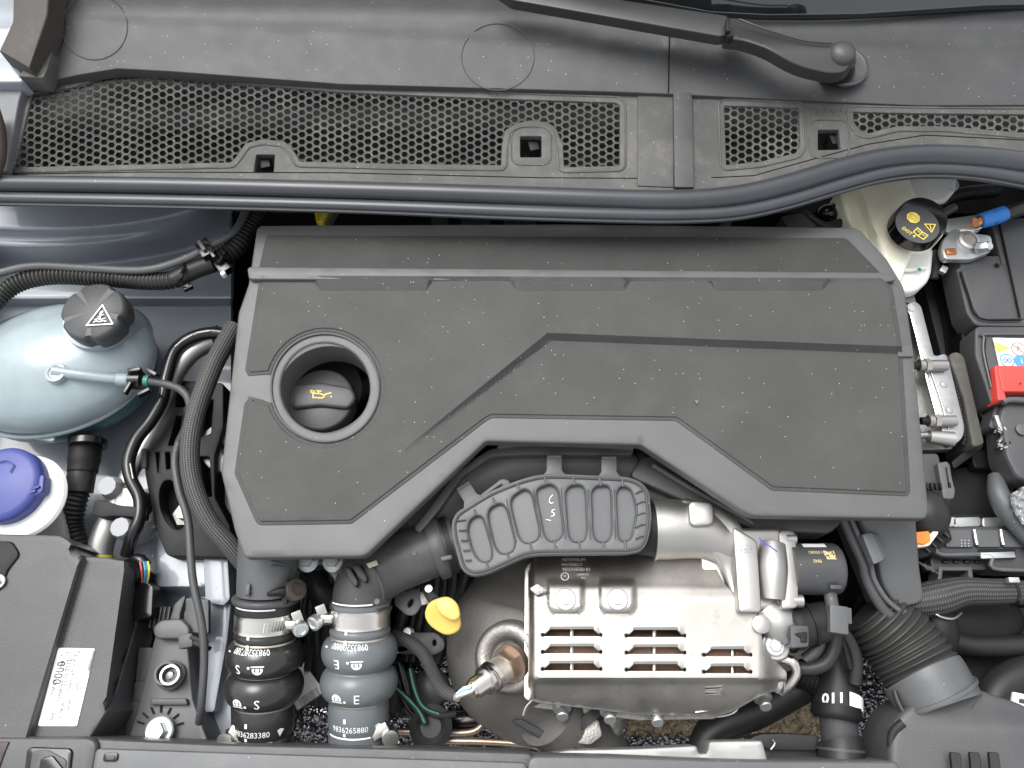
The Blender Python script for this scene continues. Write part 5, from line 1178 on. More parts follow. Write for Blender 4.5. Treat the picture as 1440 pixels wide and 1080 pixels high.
part('tail', tube([(1166, 828, -.055), (1170, 850, -.056), (1174, 872, -.058)], 9, 18), m_grey2, mt)
part('tail_clip', box(W(1174, 826, -.04), (.010, .004, .006)), m_grey, mt)
part('connector', box(W(1176, 872, -.05), (.016, .024, .014), (0, 0, -8)), m_grey2, mt)
part('connector_ear', box(W(1187, 866, -.052), (.010, .014, .010), (0, 0, -8)), m_grey2, mt)
part('copper_seal', box(W(1172, 889, -.055), (.006, .003, .004)), m_copper, mt)
part('cable', tube([(1176, 886, -.06), (1174, 910, -.065), (1162, 932, -.07), (1140, 940, -.075), (1118, 938, -.08)], 9, 16), m_rubber, mt)
part('cable', tube([(1154, 900, -.07), (1148, 915, -.075), (1132, 928, -.08)], 9, 16), m_grey, mt)
lc = thing('quick_coupling', 'black quick coupling sleeve below the actuator motor', 'coupling', (1140, 880, -.06))
part('sleeve', tube([(1104, 884, -.065, 31), (1124, 882, -.065, 31), (1126, 881, -.065, 28), (1172, 872, -.07, 28)], seg=40, smooth=0, ds=.003), m_rubber, lc)
part('ring', tube([(1107, 884, -.065, 33), (1111, 883.5, -.065, 33)], seg=40, smooth=0), m_blackg, lc)
part('ring', tube([(1136, 879, -.066, 30.5), (1141, 878, -.066, 30.5)], seg=40, smooth=0), m_black, lc)
lt_ = part('latch', plate(fil([(1113, 880), (1136, 882), (1136, 908), (1114, 910)], 2), -.038, .008), m_grey, lc)
part('latch_tongue', plate(fil([(1120, 892), (1134, 890), (1134, 902), (1128, 902), (1128, 896)], 1), -.0365, .003), m_black, lt_)
fan = thing('finned_hose', 'black finned rubber strip running down beside the marked hose', 'hose', (1195, 920, -.08))
part('strip', tube([(1184, 888, -.075), (1196, 905, -.078), (1204, 930, -.082), (1202, 960, -.09)], 9, 14), m_rubber, fan)
part('strip', tube([(1178, 890, -.07), (1188, 912, -.074), (1196, 940, -.08)], 4, 10), m_black, fan)
mh_ = thing('marked_coolant_hose', 'black coolant hose marked 110 with a white paper band, at the lower right', 'coolant hose', (1180, 980, -.1))
part('upper_hose', tube([(1172, 905, -.12, 26), (1174, 940, -.115, 27), (1177, 985, -.11, 31), (1176, 1004, -.108, 34)], seg=40), m_rubber, mh_, ang=60)
part('upper_cuff', tube([(1176, 992, -.106, 33), (1176, 1006, -.106, 34), (1176, 1012, -.106, 30)], seg=40, smooth=0, ds=.003), m_black, mh_)
part('pipe', tube([(1178, 1006, -.108, 25), (1182, 1046, -.112, 25)], seg=36), m_grey, mh_)
part('connector', tube([(1180, 1040, -.106, 29), (1183, 1050, -.105, 31), (1184, 1110, -.10, 32)], seg=40, smooth=0, ds=.004), m_rubber, mh_)
part('connector_ring', tube([(1182, 1052, -.105, 32.5), (1182.3, 1056, -.105, 32.5)], seg=40, smooth=0), m_grey, mh_)
ha, hb2 = W(1177, 985, -.11), W(1177, 1000, -.109); hax = (hb2 - ha).normalized(); sc_ = mpp(1177, 990, -.11)
hs_side = V((1, 0, 0)); hup = hs_side.cross(hax); hup = hup if hup.z > 0 else -hup
def hm(y_):
    def f(u, v, k):
        a = u / (32 * sc_); r = (33.4) * sc_ + .0008 + k * 2e-6
        return ha.lerp(hb2, (y_ - 985) / 15.) - hax * v + (hup * math.cos(a) + hs_side * math.sin(a)) * r
    return f
decal('printed_110', s_text('110', .0125, .0105, 0, 0, 1.05, .0003), lambda u, v, k: hm(984)(-u, -v, k), m_wprint, mh_)
wl = []
for i in range(12): wl += [([( .003 + i * .0022, -.006 - .0006 * i), (.003 + (i + 1) * .0022, -.006 - .0006 * (i + 1)), (.003 + (i + 1) * .0022, .006 - .0006 * (i + 1)), (.003 + i * .0022, .006 - .0006 * i)], [(0, 1, 2, 3)])]
decal('paper_band', wl, hm(986), m_label, mh_)
bp_ = thing('big_black_hose', 'thick matt black hose running diagonally over the hole in the undertray', 'hose', (1060, 1010, -.15))
part('hose', tube([(1160, 948, -.14, 24), (1120, 968, -.145, 24), (1070, 996, -.15, 24), (1030, 1012, -.15, 24), (1000, 1030, -.15, 22), (988, 1052, -.15, 20), (984, 1080, -.15, 20)], seg=30), m_rubber, bp_, ang=70)
part('thin_wire', tube([(1045, 975, -.11), (1035, 1000, -.12), (1010, 1008, -.12), (990, 1004, -.12)], 1.6, 8), m_zinc, bp_)
cn = thing('ribbed_coupler', 'small ribbed black coupler under the heat shield corner', 'coupler', (1140, 955, -.12))
part('coupler', tube([(1122, 946, -.12), (1150, 956, -.12)], 20, 24, rib=(.004, .001)), m_black, cn, ang=60)

# ================================================================ RIGHT SIDE
at = thing('accordion_intake_hose', 'black accordion air intake hose with a grey collar at the lower right', 'intake hose', (1290, 920, -.08))
part('bellows', tube([(1222, 858, -.10, 42), (1242, 878, -.10, 48), (1262, 900, -.10, 54), (1284, 930, -.098, 56), (1302, 958, -.095, 56)], seg=56, rib=(.0066, .0032)), mat('accordion_rubber', (.024, .0235, .022), .55, specks=.1, mottle=.3), at, ang=60)
part('collar', tube([(1296, 948, -.094, 57), (1300, 954, -.093, 58), (1318, 984, -.09, 57), (1326, 998, -.088, 56)], seg=56, smooth=0, ds=.004), m_grey2, at, ang=40)
part('collar_lip', tube([(1314, 976, -.09, 60), (1317, 981, -.09, 60)], seg=56, smooth=0), m_grey2, at)
ab = thing('air_filter_box', 'rounded grey plastic air filter box lid in the lower right corner', 'air box', (1350, 1030, -.07))
part('lid', plate(fil([(1275, 1010, 12), (1300, 992), (1360, 972), (1440, 1000), (1520, 1060), (1520, 1160), (1262, 1160), (1262, 1040, 16)], 8), lambda x, y: -.072 + .022 * np.sin(np.clip((x - 1262) / 200., 0, 1.2)) * ss((y - 970) / 60.), .06, step=8, bev=.006), m_grey, ab, ang=60)
part('neck', tube([(1318, 986, -.100, 54), (1330, 1004, -.105, 54)], seg=48), m_grey, ab, ang=70)
part('side_bead', tube([(1270, 1016, -.07), (1256, 1030, -.075), (1254, 1052, -.078), (1262, 1080, -.08)], 6, 14), m_rubber, ab)
part('clip', tube([(1258, 972, -.08), (1262, 985, -.078), (1272, 1004, -.076), (1280, 1008, -.076)], 4, 10), m_rubber, ab)
for i in range(3): part('embossed_letter_bar', plate(fil([(1338 + i * 27, 1059), (1350 + i * 27, 1060), (1356 + i * 27, 1110), (1344 + i * 27, 1110)], 2), lambda x, y: -.0505 + .0002 * (x - 1340), .003, bev=.0008), m_black, ab)
wb = thing('striped_plate', 'white and black striped sheet corner at the right edge above the air box', 'plate', (1432, 985, -.07))
part('plate', plate([(1428, 975), (1500, 990), (1500, 1030), (1424, 998)], -.075, .004), m_label, wb)
part('slot', plate([(1434, 982), (1500, 996), (1500, 1004), (1433, 988)], -.0742, .001, bev=0), m_ink, wb)
lm = thing('woven_wiring_loom', 'thick woven grey wiring loom leaving the duct toward the right edge', 'wiring loom', (1360, 835, -.08))
part('loom', tube([(1262, 850, -.10, 14), (1288, 846, -.095, 22), (1320, 840, -.09, 24), (1352, 832, -.088, 20), (1390, 832, -.088, 18), (1424, 832, -.09, 17), (1480, 838, -.09, 16)], seg=32), m_mesh, lm, ang=70)
part('cable_tie', tube([(1420, 832, -.09, 18.5), (1424, 832, -.09, 18.5)], seg=32, smooth=0), m_blackg, lm)
part('tie_head', box(W(1424, 816, -.07), (.010, .005, .006)), m_zinc, lm)
part('bridge_loop', tube([(1300, 850, -.09), (1320, 866, -.085), (1340, 870, -.09), (1352, 862, -.1)], 1.6, 8), m_zinc, lm)
rh = thing('right_hoses', 'dim black hoses in the gap above the air filter box', 'hose', (1390, 920, -.13))
part('hose', tube([(1312, 890, -.14), (1360, 906, -.14), (1420, 908, -.14), (1480, 906, -.14)], 15, 18), m_rubber, rh)
part('hose', tube([(1390, 1000, -.13), (1402, 972, -.13), (1430, 952, -.13), (1480, 940, -.13)], 24, 22), m_rubber, rh)
part('bulb', ellipsoid(W(1370, 870, -.15), (.05, .03, .02)), m_black, rh, ang=80)
part('bulb', ellipsoid(W(1318, 880, -.11), (.018, .03, .02)), m_black, rh, ang=80)
part('liner', plate([(1330, 855), (1520, 855), (1520, 1000), (1380, 990)], -.17, .02, bev=0), m_black, rh)
part('clip', box(W(1396, 986, -.10), (.03, .004, .004), (0, 0, -14)), m_grey, rh)

ft = thing('fuse_box_tray', 'grey and silver stepped plastic fuse box tray at the right edge', 'fuse box', (1380, 770, -.1))
part('tray', plate(fil([(1322, 744), (1440, 742), (1520, 744), (1520, 802), (1400, 800), (1392, 784), (1326, 782), (1312, 776)], 4), -.10, .03, bev=.002), m_grey, ft)
part('upper_tray', plate(fil([(1318, 724), (1520, 724), (1520, 744), (1330, 744)], 3), -.115, .02), m_black, ft)
for x0, x1 in ((1328, 1344), (1342, 1378), (1383, 1416)): part('silver_fuse', plate(fil([(x0, 729), (x1, 728), (x1, 739), (x0, 740)], 3), -.108, .006, bev=.001), m_zinc, ft)
for x0, x1 in ((1330, 1366), (1374, 1404), (1410, 1500)): part('cover_panel', plate(fil([(x0, 746), (x1, 746), (x1 + 2, 768), (x0 + 2, 768)], 2), -.096, .006, bev=.001), m_grey2, ft)
for x in (1370, 1407): part('ridge', tube([(x, 745, -.094), (x + 2, 758, -.094), (x + 4, 766, -.094)], 2.5, 8), m_zinc, ft)
part('front_lip', tube([(1316, 772, -.094), (1326, 780, -.094), (1392, 781, -.094), (1400, 800, -.094), (1500, 801, -.094)], 3, 10), m_grey2, ft)
part('window', plate(rect(1376, 772, 1428, 786, 2), -.0985, .001, bev=0), m_black, ft)
part('window_bar', box(W(1402, 781, -.094), (.034, .006, .004), (0, 0, 2)), m_zinc, ft)
part('lower_bay', plate(fil([(1310, 786), (1384, 788), (1386, 800), (1312, 800)], 2), -.11, .02), m_grey, ft)
part('socket', plate(fil([(1322, 798), (1366, 798), (1368, 818), (1320, 818)], 1), -.108, .02, holes=[[(1325, 801), (1363, 801), (1364, 815), (1323, 815)]]), m_grey2, ft)
part('socket_floor', plate([(1322, 799), (1366, 799), (1366, 817), (1322, 817)], -.125, .004, bev=0), m_black, ft)
for i in range(4): part('notch', box(W(1330 + i * 15, 790, -.107), (.006, .003, .004)), m_blackg, ft)
for i in range(9): part('dot', lathe(W(1352 + (i % 3) * 5, 760 + (i // 3) * 4, -.0955), [(.0008, 0), (.0006, .0004)], seg=8), m_zinc, ft)
bf = thing('black_finned_block', 'black finned plastic block beside the orange clip', 'block', (1318, 770, -.1))
part('block', plate(fil([(1290, 772), (1312, 750), (1334, 744), (1338, 758), (1302, 782), (1290, 784)], 2), -.092, .03), m_black, bf)
for i in range(4): part('fin', box(W(1300 + i * 9, 770 - i * 7, -.09), (.0018, .012, .004), (0, 0, 40)), m_grey, bf)
for i in range(3): part('fin', box(W(1298 + i * 7, 796 + i * 3, -.105), (.002, .012, .004), (0, 0, 45)), m_grey, bf)
oc2 = thing('orange_clip', 'bright orange and cream connector clip by the cover corner', 'connector clip', (1300, 752, -.06))
part('orange_body', plate(fil([(1286, 750), (1306, 748), (1308, 760), (1300, 764), (1286, 762)], 2), -.060, .01), m_orange, oc2)
part('cream_body', plate(fil([(1290, 762), (1304, 760), (1318, 742), (1320, 738), (1318, 750), (1306, 766), (1290, 768)], 2), -.064, .01), m_cream, oc2)
ec = thing('corner_bowl', 'dark rounded plastic cap under the right corner of the cover with a small bright glint', 'cap', (1300, 725, -.06))
part('cap', ellipsoid(W(1302, 722, -.075), (.022, .024, .02)), m_rubber, ec, ang=80)
cnn = thing('ecu_connector', 'dark grey multi-pin connector with toothed grip right of the cover', 'connector', (1315, 680, -.07))
part('body', plate(fil([(1290, 640), (1318, 640), (1322, 662), (1334, 652), (1340, 696), (1292, 696)], 3), -.07, .03, bev=.002), m_grey, cnn)
part('lever', plate(fil([(1320, 652), (1332, 650), (1342, 690), (1340, 700), (1328, 700), (1322, 664)], 2), -.062, .01, holes=[[(1328, 656), (1333, 656), (1338, 686), (1333, 688)]]), m_grey2, cnn)
for i in range(6): part('tooth', box(W(1303 + i * 6.5, 684, -.064), (.0022, .007, .004)), m_black, cnn)
part('lower_body', plate(fil([(1290, 698), (1324, 698), (1330, 712), (1326, 730), (1290, 740)], 5), -.075, .03, bev=.003), m_grey, cnn)

ecu = thing('control_unit_bracket', 'long bare aluminium bracket with two threaded studs right of the engine cover', 'bracket', (1310, 540, -.08))
eo = fil([(1276, 430, 5), (1286, 424, 6), (1294, 430, 6), (1312, 500, 4), (1318, 502), (1330, 498, 5), (1336, 520), (1355, 600, 6), (1353, 614, 6), (1344, 622), (1328, 612), (1300, 500)], 4)
part('cast_frame', plate(eo, -.070, .02, bev=.0015), mat('worn_cast_aluminium', (.36, .365, .37), .5, metal=1, grain=.3, wear=.35, mottle=.3), ecu)
part('base_plate', plate(fil([(1272, 440), (1300, 500), (1326, 600), (1340, 630), (1288, 632), (1280, 540)], 4), -.088, .012), m_castd, ecu)
part('face_rib', tube([(1308, 520, -.0695), (1322, 560, -.0695), (1334, 604, -.0695)], 1.6, 8), m_cast, ecu)
part('inner_rib', tube([(1280, 440, -.068), (1290, 478, -.068), (1300, 520, -.068), (1316, 580, -.07), (1322, 600, -.07)], 2.4, 8), m_steel, ecu)
part('clip_tube', tube([(1286, 452, -.076), (1290, 480, -.076), (1297, 492, -.076), (1290, 506, -.076)], 2.4, 8), m_steel, ecu)
for y, dx in ((514, 0), (592, 13)):
    st_ = part('stud', tube([(1282 + dx, y, -.062), (1302 + dx, y, -.062)], 5.5, 16), m_black, ecu)
    part('stud_collar', tube([(1292 + dx, y, -.062, 8.5), (1299 + dx, y, -.062, 8.5)], seg=20, smooth=0), m_castd, ecu)
    part('hex_nut', tube([(1300 + dx, y, -.062, 10), (1307 + dx, y, -.062, 10)], seg=6, smooth=0), m_castd2, ecu)
    part('boss', tube([(1306 + dx, y, -.064, 8), (1330 + dx, y, -.066, 8)], seg=22, smooth=0), m_cast, ecu)
part('lower_lug', tube([(1306, 614, -.066, 9), (1324, 616, -.066, 10), (1340, 618, -.066, 11)], seg=22), m_cast, ecu)
part('lower_lug', tube([(1292, 612, -.07, 5), (1316, 612, -.07, 5)], seg=14), m_cast, ecu)
for x, y in ((1327, 541), (1335, 577)): part('round_dimple', lathe(W(x, y, -.0705), [(.0042, 0), (.0032, .0012), (.0001, .0016)], seg=20), m_cast, ecu)
bolt(ecu, 1278, 437, -.075, 9, m_steel)
ecb = thing('control_unit', 'flat brown-black control unit slab standing beside the aluminium bracket', 'control unit', (1355, 580, -.08))
part('slab', plate(fil([(1337, 500, 8), (1346, 496, 6), (1354, 502), (1382, 622, 3), (1370, 626, 3), (1358, 560)], 5), -.068, .05, bev=.002), mat('worn_brown_plastic', (.048, .045, .038), .6, grain=.4, dust=.25), ecb)
part('toothed_edge', tube([(1337, 506, -.073), (1350, 570, -.073), (1357, 612, -.075), (1354, 626, -.077)], 3, 10, rib=(.004, .0008)), m_black, ecb)
part('end_face', plate(fil([(1340, 650), (1366, 628), (1382, 626), (1378, 632), (1342, 658)], 2), -.086, .03), m_black, ecb)
tr = thing('triangle_tab', 'small dark triangular tab with a warning outline above the aluminium bracket', 'tab', (1278, 418, -.07))
part('tab', plate([(1270, 424), (1282, 405), (1288, 426)], -.075, .006), m_grey2, tr)

# battery
bat = thing('battery', 'black car battery with grooved lid and safety symbols label at the right edge', 'battery', (1400, 440, -.08))
part('case', plate(fil([(1334, 368), (1520, 366), (1520, 620), (1396, 600), (1372, 570), (1360, 500), (1352, 440)], 5), -.090, .08, bev=.003), m_blackg, bat)
part('lid_border', plate(fil([(1344, 362), (1520, 360), (1520, 458), (1374, 456, 6), (1362, 440)], 5), -.066, .03, bev=.002), m_grey, bat)
part('lid_panel', plate(fil([(1354, 380), (1420, 372), (1520, 372), (1520, 446), (1380, 448, 6), (1370, 432)], 4), -.0645, .003, bev=.001), m_grey2 if 0 else m_grey, bat)
part('lid_groove', tube([(1403, 306, -.0625), (1412, 345, -.0625), (1434, 446, -.0625)], 1.5, 8), m_deep, bat)
part('lid_groove', tube([(1350, 382, -.063), (1360, 412, -.063), (1377, 447, -.063), (1436, 450, -.063)], 1.3, 8), m_deep, bat)
for x, y in ((1347, 373), (1402, 373)): part('vent_dot', lathe(W(x, y, -.0632), [(.0028, 0), (.0025, .0004)], seg=14), m_deep, bat)
part('upper_lid', plate(fil([(1396, 312), (1520, 300), (1520, 366), (1412, 372)], 3), -.064, .03, bev=.002), m_grey, bat)
part('terminal_well', plate([(1350, 318), (1398, 312), (1410, 366), (1350, 366)], -.082, .01, bev=0), m_deep, bat)
part('front_lid', plate(fil([(1374, 461, 6), (1520, 462), (1520, 560), (1396, 566), (1388, 540), (1374, 500)], 4), -.064, .03, bev=.002), m_grey, bat)
part('front_lid_border', tube([(1520, 470, -.0615), (1388, 470, -.0615), (1384, 474, -.0615), (1383, 496, -.0615), (1392, 536, -.0615), (1394, 545, -.0615)], 1.6, 8), m_grey2, bat)
part('front_groove', tube([(1386, 476, -.0612), (1385, 496, -.0612), (1395, 545, -.0612)], 1.2, 8), m_deep, bat)
slb = part('safety_label', plate([(1396, 475), (1520, 478), (1520, 520), (1405, 514)], -.0625, .0006, bev=0), m_label, bat)
Z = -.0625
decal('warning_triangle', s_poly([(-.0065, .0065), (-.0055, -.0065), (.0085, 0)]), planemap(1408, 489, Z, 0, .0006), m_oprint, slb)
decal('warning_outline', s_stroke([(-.0065, .0065), (-.0055, -.0065), (.0085, 0)], .0009, True) + s_ring(-.001, 0, .0018, .0008), planemap(1408, 489, Z, 0, .0008), m_gold, slb)
decal('no_flame_symbol', s_ring(0, 0, .0072, .0009) + s_stroke([(-.005, .005), (.005, -.005)], .0009) + s_stroke([(-.002, -.003), (0, .004), (.002, -.003)], .0008), planemap(1432, 491, Z, 0, .0006), m_rprint, slb)
decal('goggles_symbol', s_ring(0, 0, .0070, .0011) + s_ring(-.0025, 0, .002, .0012) + s_ring(.0025, 0, .002, .0012), planemap(1416, 507, Z, 0, .0006), m_bprint, slb)
decal('manual_symbol', s_disc(0, 0, .0075), planemap(1436, 508, Z, 0, .0006), m_bprint, slb)
decal('manual_symbol_mark', s_text('i', .009), planemap(1436, 508, Z, 0, .0008), m_wprint, slb)
rcv = thing('red_terminal_cover', 'red plastic battery terminal cover at the right edge', 'terminal cover', (1420, 535, -.05))
part('cover', plate(fil([(1404, 515, 2), (1520, 517), (1520, 549), (1411, 549, 3)], 2), -.052, .016, bev=.001), m_red, rcv)
part('cover_side', plate(fil([(1400, 516), (1404, 514), (1412, 554), (1414, 560), (1405, 562)], 2), -.053, .02, bev=.001), m_red, rcv)
part('pin', lathe(W(1435, 539, -.0498), [(.0012, 0), (.001, .0006)], seg=10), m_ink, rcv)
bb = thing('battery_hold_down', 'black battery hold-down and bent grey cover by the positive terminal', 'bracket', (1400, 620, -.08))
part('platform', plate(fil([(1344, 500), (1372, 520), (1394, 600), (1400, 716), (1336, 716), (1334, 660), (1362, 660), (1392, 640)], 4), -.13, .03), m_black, bb)
part('tray_wall', plate(fil([(1300, 400), (1336, 386), (1352, 440), (1382, 560), (1392, 660), (1366, 652), (1330, 520)], 4), -.125, .03), m_black, bb)
part('lower_floor', plate(fil([(1338, 662), (1420, 650), (1426, 722), (1332, 722)], 3), -.122, .01, bev=.002), m_black, bb)
part('floor_step', plate(fil([(1368, 640), (1404, 628), (1412, 656), (1372, 656)], 4), -.108, .01, bev=.002), m_black, bb)
part('arm', plate(fil([(1404, 562), (1420, 562), (1412, 590), (1400, 602), (1392, 600)], 4), -.07, .02), m_grey, bb)
part('hood', plate(fil([(1420, 560), (1520, 560), (1520, 680), (1434, 668, 8), (1420, 640), (1416, 600), (1410, 590)], 6), -.062, .03, bev=.004), m_grey, bb)
part('hood_screw', lathe(W(1437, 604, -.060), [(.006, 0), (.006, .001), (.0045, .0015), (.0001, .0018)], seg=24), m_grey2, bb)
part('white_tab', box(W(1402, 594, -.066), (.004, .014, .006), (0, 0, 5)), m_zinc, bb)
part('lip', tube([(1410, 566, -.056), (1424, 562, -.056), (1480, 566, -.056)], 4, 10), m_grey2, bb)
sm = thing('plastic_wrap', 'crumpled clear plastic over dark fittings left of the hood near the battery', 'plastic wrap', (1414, 610, -.07))
for i in range(14):
    x, y = 1405 + rnd.uniform(-2, 12), 596 + rnd.uniform(0, 34); part('crinkle', tube([(x, y, -.066), (x + rnd.uniform(-6, 6), y + 4, -.062), (x + rnd.uniform(-6, 6), y + 8, -.066)], rnd.uniform(1, 2.2), 6), m_steel if i % 2 else m_blackg, sm)
ps = thing('plastic_wrapped_cable', 'grey cable in crinkled white plastic wrap at the right edge below the battery', 'cable', (1425, 700, -.08))
part('cable', tube([(1400, 670, -.09, 10), (1404, 694, -.085, 14), (1416, 716, -.085, 16), (1436, 742, -.085, 14), (1480, 790, -.09, 13)], seg=24), m_grey2, ps, ang=70)
part('wrap', plate(fil([(1424, 694), (1440, 684), (1520, 700), (1520, 780), (1442, 736), (1428, 716)], 4), lambda x, y: -.064 + .004 * np.sin(x / 2.7 + y / 4.) + .003 * np.sin(y / 2.1 - x / 5.), .004, step=3, bev=.0005), mat('crinkled_white_film', (.42, .43, .44), .15, coat=1), ps, ang=20)
part('grey_nub', tube([(1398, 656, -.10, 5), (1406, 668, -.10, 8), (1410, 682, -.10, 7)], seg=16), m_grey2, ps)
part('ring', tube([(1376, 650, -.115), (1390, 656, -.11), (1408, 652, -.11)], 1.6, 8), m_grey2, ps)
for x, y in ((1390, 688), (1404, 706), (1352, 612)): part('debris_flake', box(W(x, y, -.105), (.004, .0012, .001), (0, 0, rnd.uniform(0, 90))), m_wprint, ps)

# brake fluid and terminals, top right
bf2 = thing('brake_fluid_reservoir', 'cream-white brake fluid reservoir with black screw cap at the upper right', 'brake fluid reservoir', (1260, 330, -.05))
part('tank', plate(fil([(1186, 262), (1270, 240), (1286, 280), (1300, 300), (1262, 392), (1256, 396), (1225, 350), (1200, 312)], 8), lambda x, y: -.062 + .012 * ss((x - 1195 - (y - 262) * .35) / 16.), .05, step=7, bev=.005), m_cream, bf2, ang=60)
part('tank_side', plate(fil([(1176, 288), (1192, 290), (1216, 330), (1212, 340), (1200, 322)], 4), -.075, .04), m_cream, bf2)
part('lower_tank', plate(fil([(1252, 352), (1307, 348), (1304, 380, 6), (1300, 390), (1286, 402, 8), (1266, 403, 6), (1254, 390, 6)], 5), -.060, .05, bev=.006), m_white, bf2, ang=60)
part('moulded_ledge', tube([(1256, 378, -.056), (1278, 380, -.055), (1302, 376, -.056)], 2.4, 10), m_white, bf2)
part('green_level_mark', lathe(W(1293, 379, -.052), [(.002, 0), (.0015, .001)], seg=10), m_green, bf2)
part('level_mark', lathe(W(1268, 379, -.053), [(.002, 0), (.0015, .001)], seg=10), m_inkg, bf2)
cz = -.014; c = W(1288, 318, cz - .018); s = mpp(1290, 316, cz)
part('cap', lathe(c, [(36 * s, -.008), (35.5 * s, .004), (34.5 * s, .014), (32.5 * s, .0175), (31 * s, .018), (0.0001, .018)], seg=120, rmod=lambda a, i: 1 - (.05 if (i in (1, 2) and (a * 10 / (2 * math.pi)) % 1 < .22) else 0)), m_blackg, bf2, ang=35)
bct = part('cap_top', lathe(W(1290, 316, cz - .0004), [(30.5 * s, 0), (30 * s, .0006), (0.0001, .0008)], seg=60), m_grey, bf2)
part('neck', lathe(W(1286, 326, -.055), [(.026, -.02), (.025, .014)], seg=40), m_cream, bf2)
mp1 = lambda x, y, r: (lambda u, v, k, f=planemap(1289 + (x - 1292) * .9, 317 + (y - 318) * .9, cz + .0006, r, .0004): f(u * .9, v * .9, k))
decal('brake_symbol', s_disc(0, 0, .0078, 8), mp1(1286.5, 306, 10), m_yprint, bct)
decal('brake_symbol_rings', s_ring(0, 0, .0040, .0006) + s_ring(0, 0, .0058, .0006, 12, 120, 240) + s_ring(0, 0, .0058, .0006, 12, -60, 60) + s_ring(0, 0, .0020, .0005), lambda u, v, k: planemap(1284, 306.2, cz + .0006, -35, .0007)(u * .9, v * .9, k), m_ink, bct)
decal('warning_symbol', s_stroke([(-.0062, -.004), (.0062, -.004), (0, .0068)], .0010, True) + s_stroke([(0, -.0012), (0, .003)], .0010) + s_disc(0, -.0026, .0006), mp1(1313.5, 321, 178), m_yprint, bct)
decal('manual_symbol', s_stroke([(-.007, -.004), (-.007, .004), (0, .0032), (.007, .004), (.007, -.004), (0, -.0048)], .0011, True) + s_stroke([(0, -.0045), (0, .0032)], .001) + s_stroke([(-.0052, .001), (-.0015, .0006)], .0009) + s_stroke([(.0015, .0006), (.0052, .001)], .0009), mp1(1298, 331, -47), m_yprint, bct)
decal('fluid_grade_print', s_text('DOT 4', .0062, 0, 0, 0, .95, .0001), mp1(1279.5, 329, -46), m_yprint, bct)
wn = thing('washer_bottle_neck', 'white washer bottle neck half hidden under the seal at the upper right', 'bottle', (1300, 262, -.06))
part('neck', plate(fil([(1262, 244), (1340, 244), (1341, 262, 6), (1326, 280, 8), (1296, 278), (1282, 272)], 6), -.066, .05, bev=.005), m_white, wn, ang=60)
part('clear_edge', tube([(1340, 250, -.06), (1346, 262, -.062), (1340, 268, -.064)], 3, 8), m_clear, wn)
uh = thing('upper_right_hoses', 'ribbed black hose and stubby grey tube behind the brake fluid cap', 'hose', (1330, 290, -.07))
part('ribbed_hose', tube([(1312, 296, -.075, 9), (1330, 280, -.085, 10), (1356, 272, -.1, 10), (1400, 268, -.12, 10)], seg=18, rib=(.005, .0016)), m_black, uh, ang=60)
part('stub', tube([(1322, 304, -.070), (1334, 296, -.070), (1342, 292, -.071)], 6, 14), m_grey2, uh)
part('spring_sleeve', tube([(1312, 352, -.075), (1316, 372, -.08), (1314, 392, -.085)], 6, 14, rib=(.003, .001)), m_grey, uh, ang=60)
part('inner_wall', plate([(1310, 400), (1336, 390), (1352, 440), (1346, 520), (1320, 480)], lambda x, y: -.16 + 0 * x, .01), m_black, uh)
nt_ = thing('battery_terminal_clamp', 'tin-plated negative battery terminal clamp with a hex bolt', 'terminal clamp', (1360, 345, -.06))
part('strap', plate(fil([(1332, 309, 3), (1378, 302, 2), (1382, 318), (1374, 326, 3), (1332, 326, 3)], 3), -.058, .005), m_zinc, nt_)
part('clamp', plate(fil([(1330, 336), (1344, 322, 6), (1352, 328), (1392, 332, 4), (1394, 342), (1392, 352), (1366, 362, 6), (1330, 362, 3), (1326, 350)], 4), -.056, .008, holes=[], bev=.002), m_zinc, nt_)
part('clamp_ring', lathe(W(1362, 338, -.054), [(.011, -.006), (.011, .002), (.008, .003), (.0075, 0)], seg=32), m_zinc, nt_)
part('post', lathe(W(1362, 338, -.054), [(.0075, -.004), (.0070, .0015), (.0001, .0016)], seg=28), m_castd2, nt_)
part('copper_foot', box(W(1336, 355, -.056), (.011, .007, .007), (0, 0, 2)), m_copper, nt_)
part('clamp_bolt', tube([(1374, 348, -.052, 8), (1382, 348, -.048, 8), (1388, 347, -.046, 8)], seg=6, smooth=0), m_zinc, nt_)
part('bolt_end', lathe(W(1388, 347, -.048), [(.0055, 0), (.0052, .003), (.004, .004)], (.3, -.1, .9), 20), m_steel, nt_)
part('small_nut', box(W(1326, 380, -.07), (.007, .009, .006), (0, 0, -35)), m_zinc, nt_)
part('shadow_slot', box(W(1360, 325, -.0535), (.016, .0025, .003), (0, 0, -4)), m_wprint, nt_)  # thin white bar lying across the clamp
gc = thing('ground_cable', 'black battery cable with a blue heat-shrink sleeve at the upper right edge', 'cable', (1420, 300, -.05))
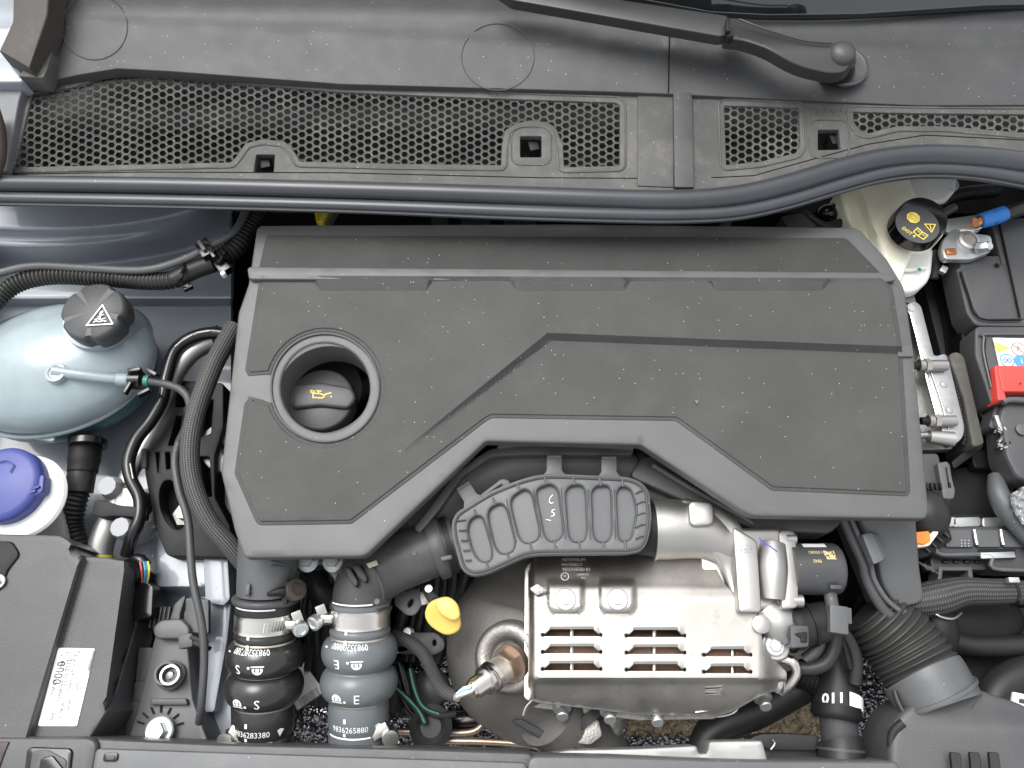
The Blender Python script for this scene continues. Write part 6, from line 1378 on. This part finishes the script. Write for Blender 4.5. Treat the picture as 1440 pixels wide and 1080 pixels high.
part('cable', tube([(1394, 308, -.05), (1420, 299, -.048), (1460, 286, -.046), (1500, 276, -.046)], 10, 20), m_ribbed, gc)
part('blue_sleeve', tube([(1378, 311, -.051, 10.5), (1396, 306, -.05, 11.5), (1413, 300, -.048, 11)], seg=24), m_bluet, gc, ang=60)
part('bare_copper', tube([(1372, 313, -.052), (1380, 310, -.051)], 8, 16), m_copper, gc)
part('crimp', box(W(1374, 322, -.052), (.010, .004, .004), (0, 0, 25)), m_steel, gc)

# slivers between cover and seal
bk = thing('bulkhead_connector', 'yellow plastic connector tip behind the back edge of the engine cover', 'connector', (452, 302, -.06))
part('tip', plate(fil([(442, 292), (458, 292), (452, 312), (446, 312)], 2), -.06, .02), mat('bright_yellow_plastic', (.72, .60, .04), .35), bk)
part('tip_light', plate(fil([(456, 292), (464, 292), (454, 311), (450, 311)], 1), -.057, .02), mat('lemon_plastic', (.85, .78, .12), .35), bk)
vp = thing('silver_pipe_sliver', 'short silver pipe seen beside the yellow connector behind the cover', 'pipe', (470, 305, -.06))
part('pipe', tube([(480, 288, -.06), (462, 320, -.065)], 4, 12), m_grey2, vp)
inj = thing('injector_rail', 'row of pale grey blocks glimpsed behind the back edge of the cover', 'rail', (680, 308, -.06))
for x0, x1 in ((608, 628), (650, 660), (661, 688), (710, 730), (734, 752)): part('block', plate(fil([(x0, 298), (x1, 298), (x1, 316), (x0, 316)], 2), -.065, .02), m_grey2, inj)
bl = thing('bulkhead_fittings', 'black fittings between the cover corner and the brake fluid reservoir', 'fitting', (1150, 310, -.08))
part('fitting', plate(fil([(1100, 305), (1128, 300), (1150, 320), (1110, 322)], 3), -.07, .02), m_grey, bl)
part('fitting', ellipsoid(W(1166, 300, -.09), (.016, .012, .012)), m_blackg, bl, ang=80)
part('white_fitting', box(W(1192, 302, -.085), (.016, .016, .014), (0, 0, 10)), m_zinc, bl)
part('cable', tube([(1130, 300, -.08), (1160, 318, -.078), (1190, 312, -.08), (1210, 322, -.08)], 6, 12), m_rubber, bl)
part('pale_corner', box(W(1020, 312, -.07), (.012, .008, .01)), m_grey2, bl)
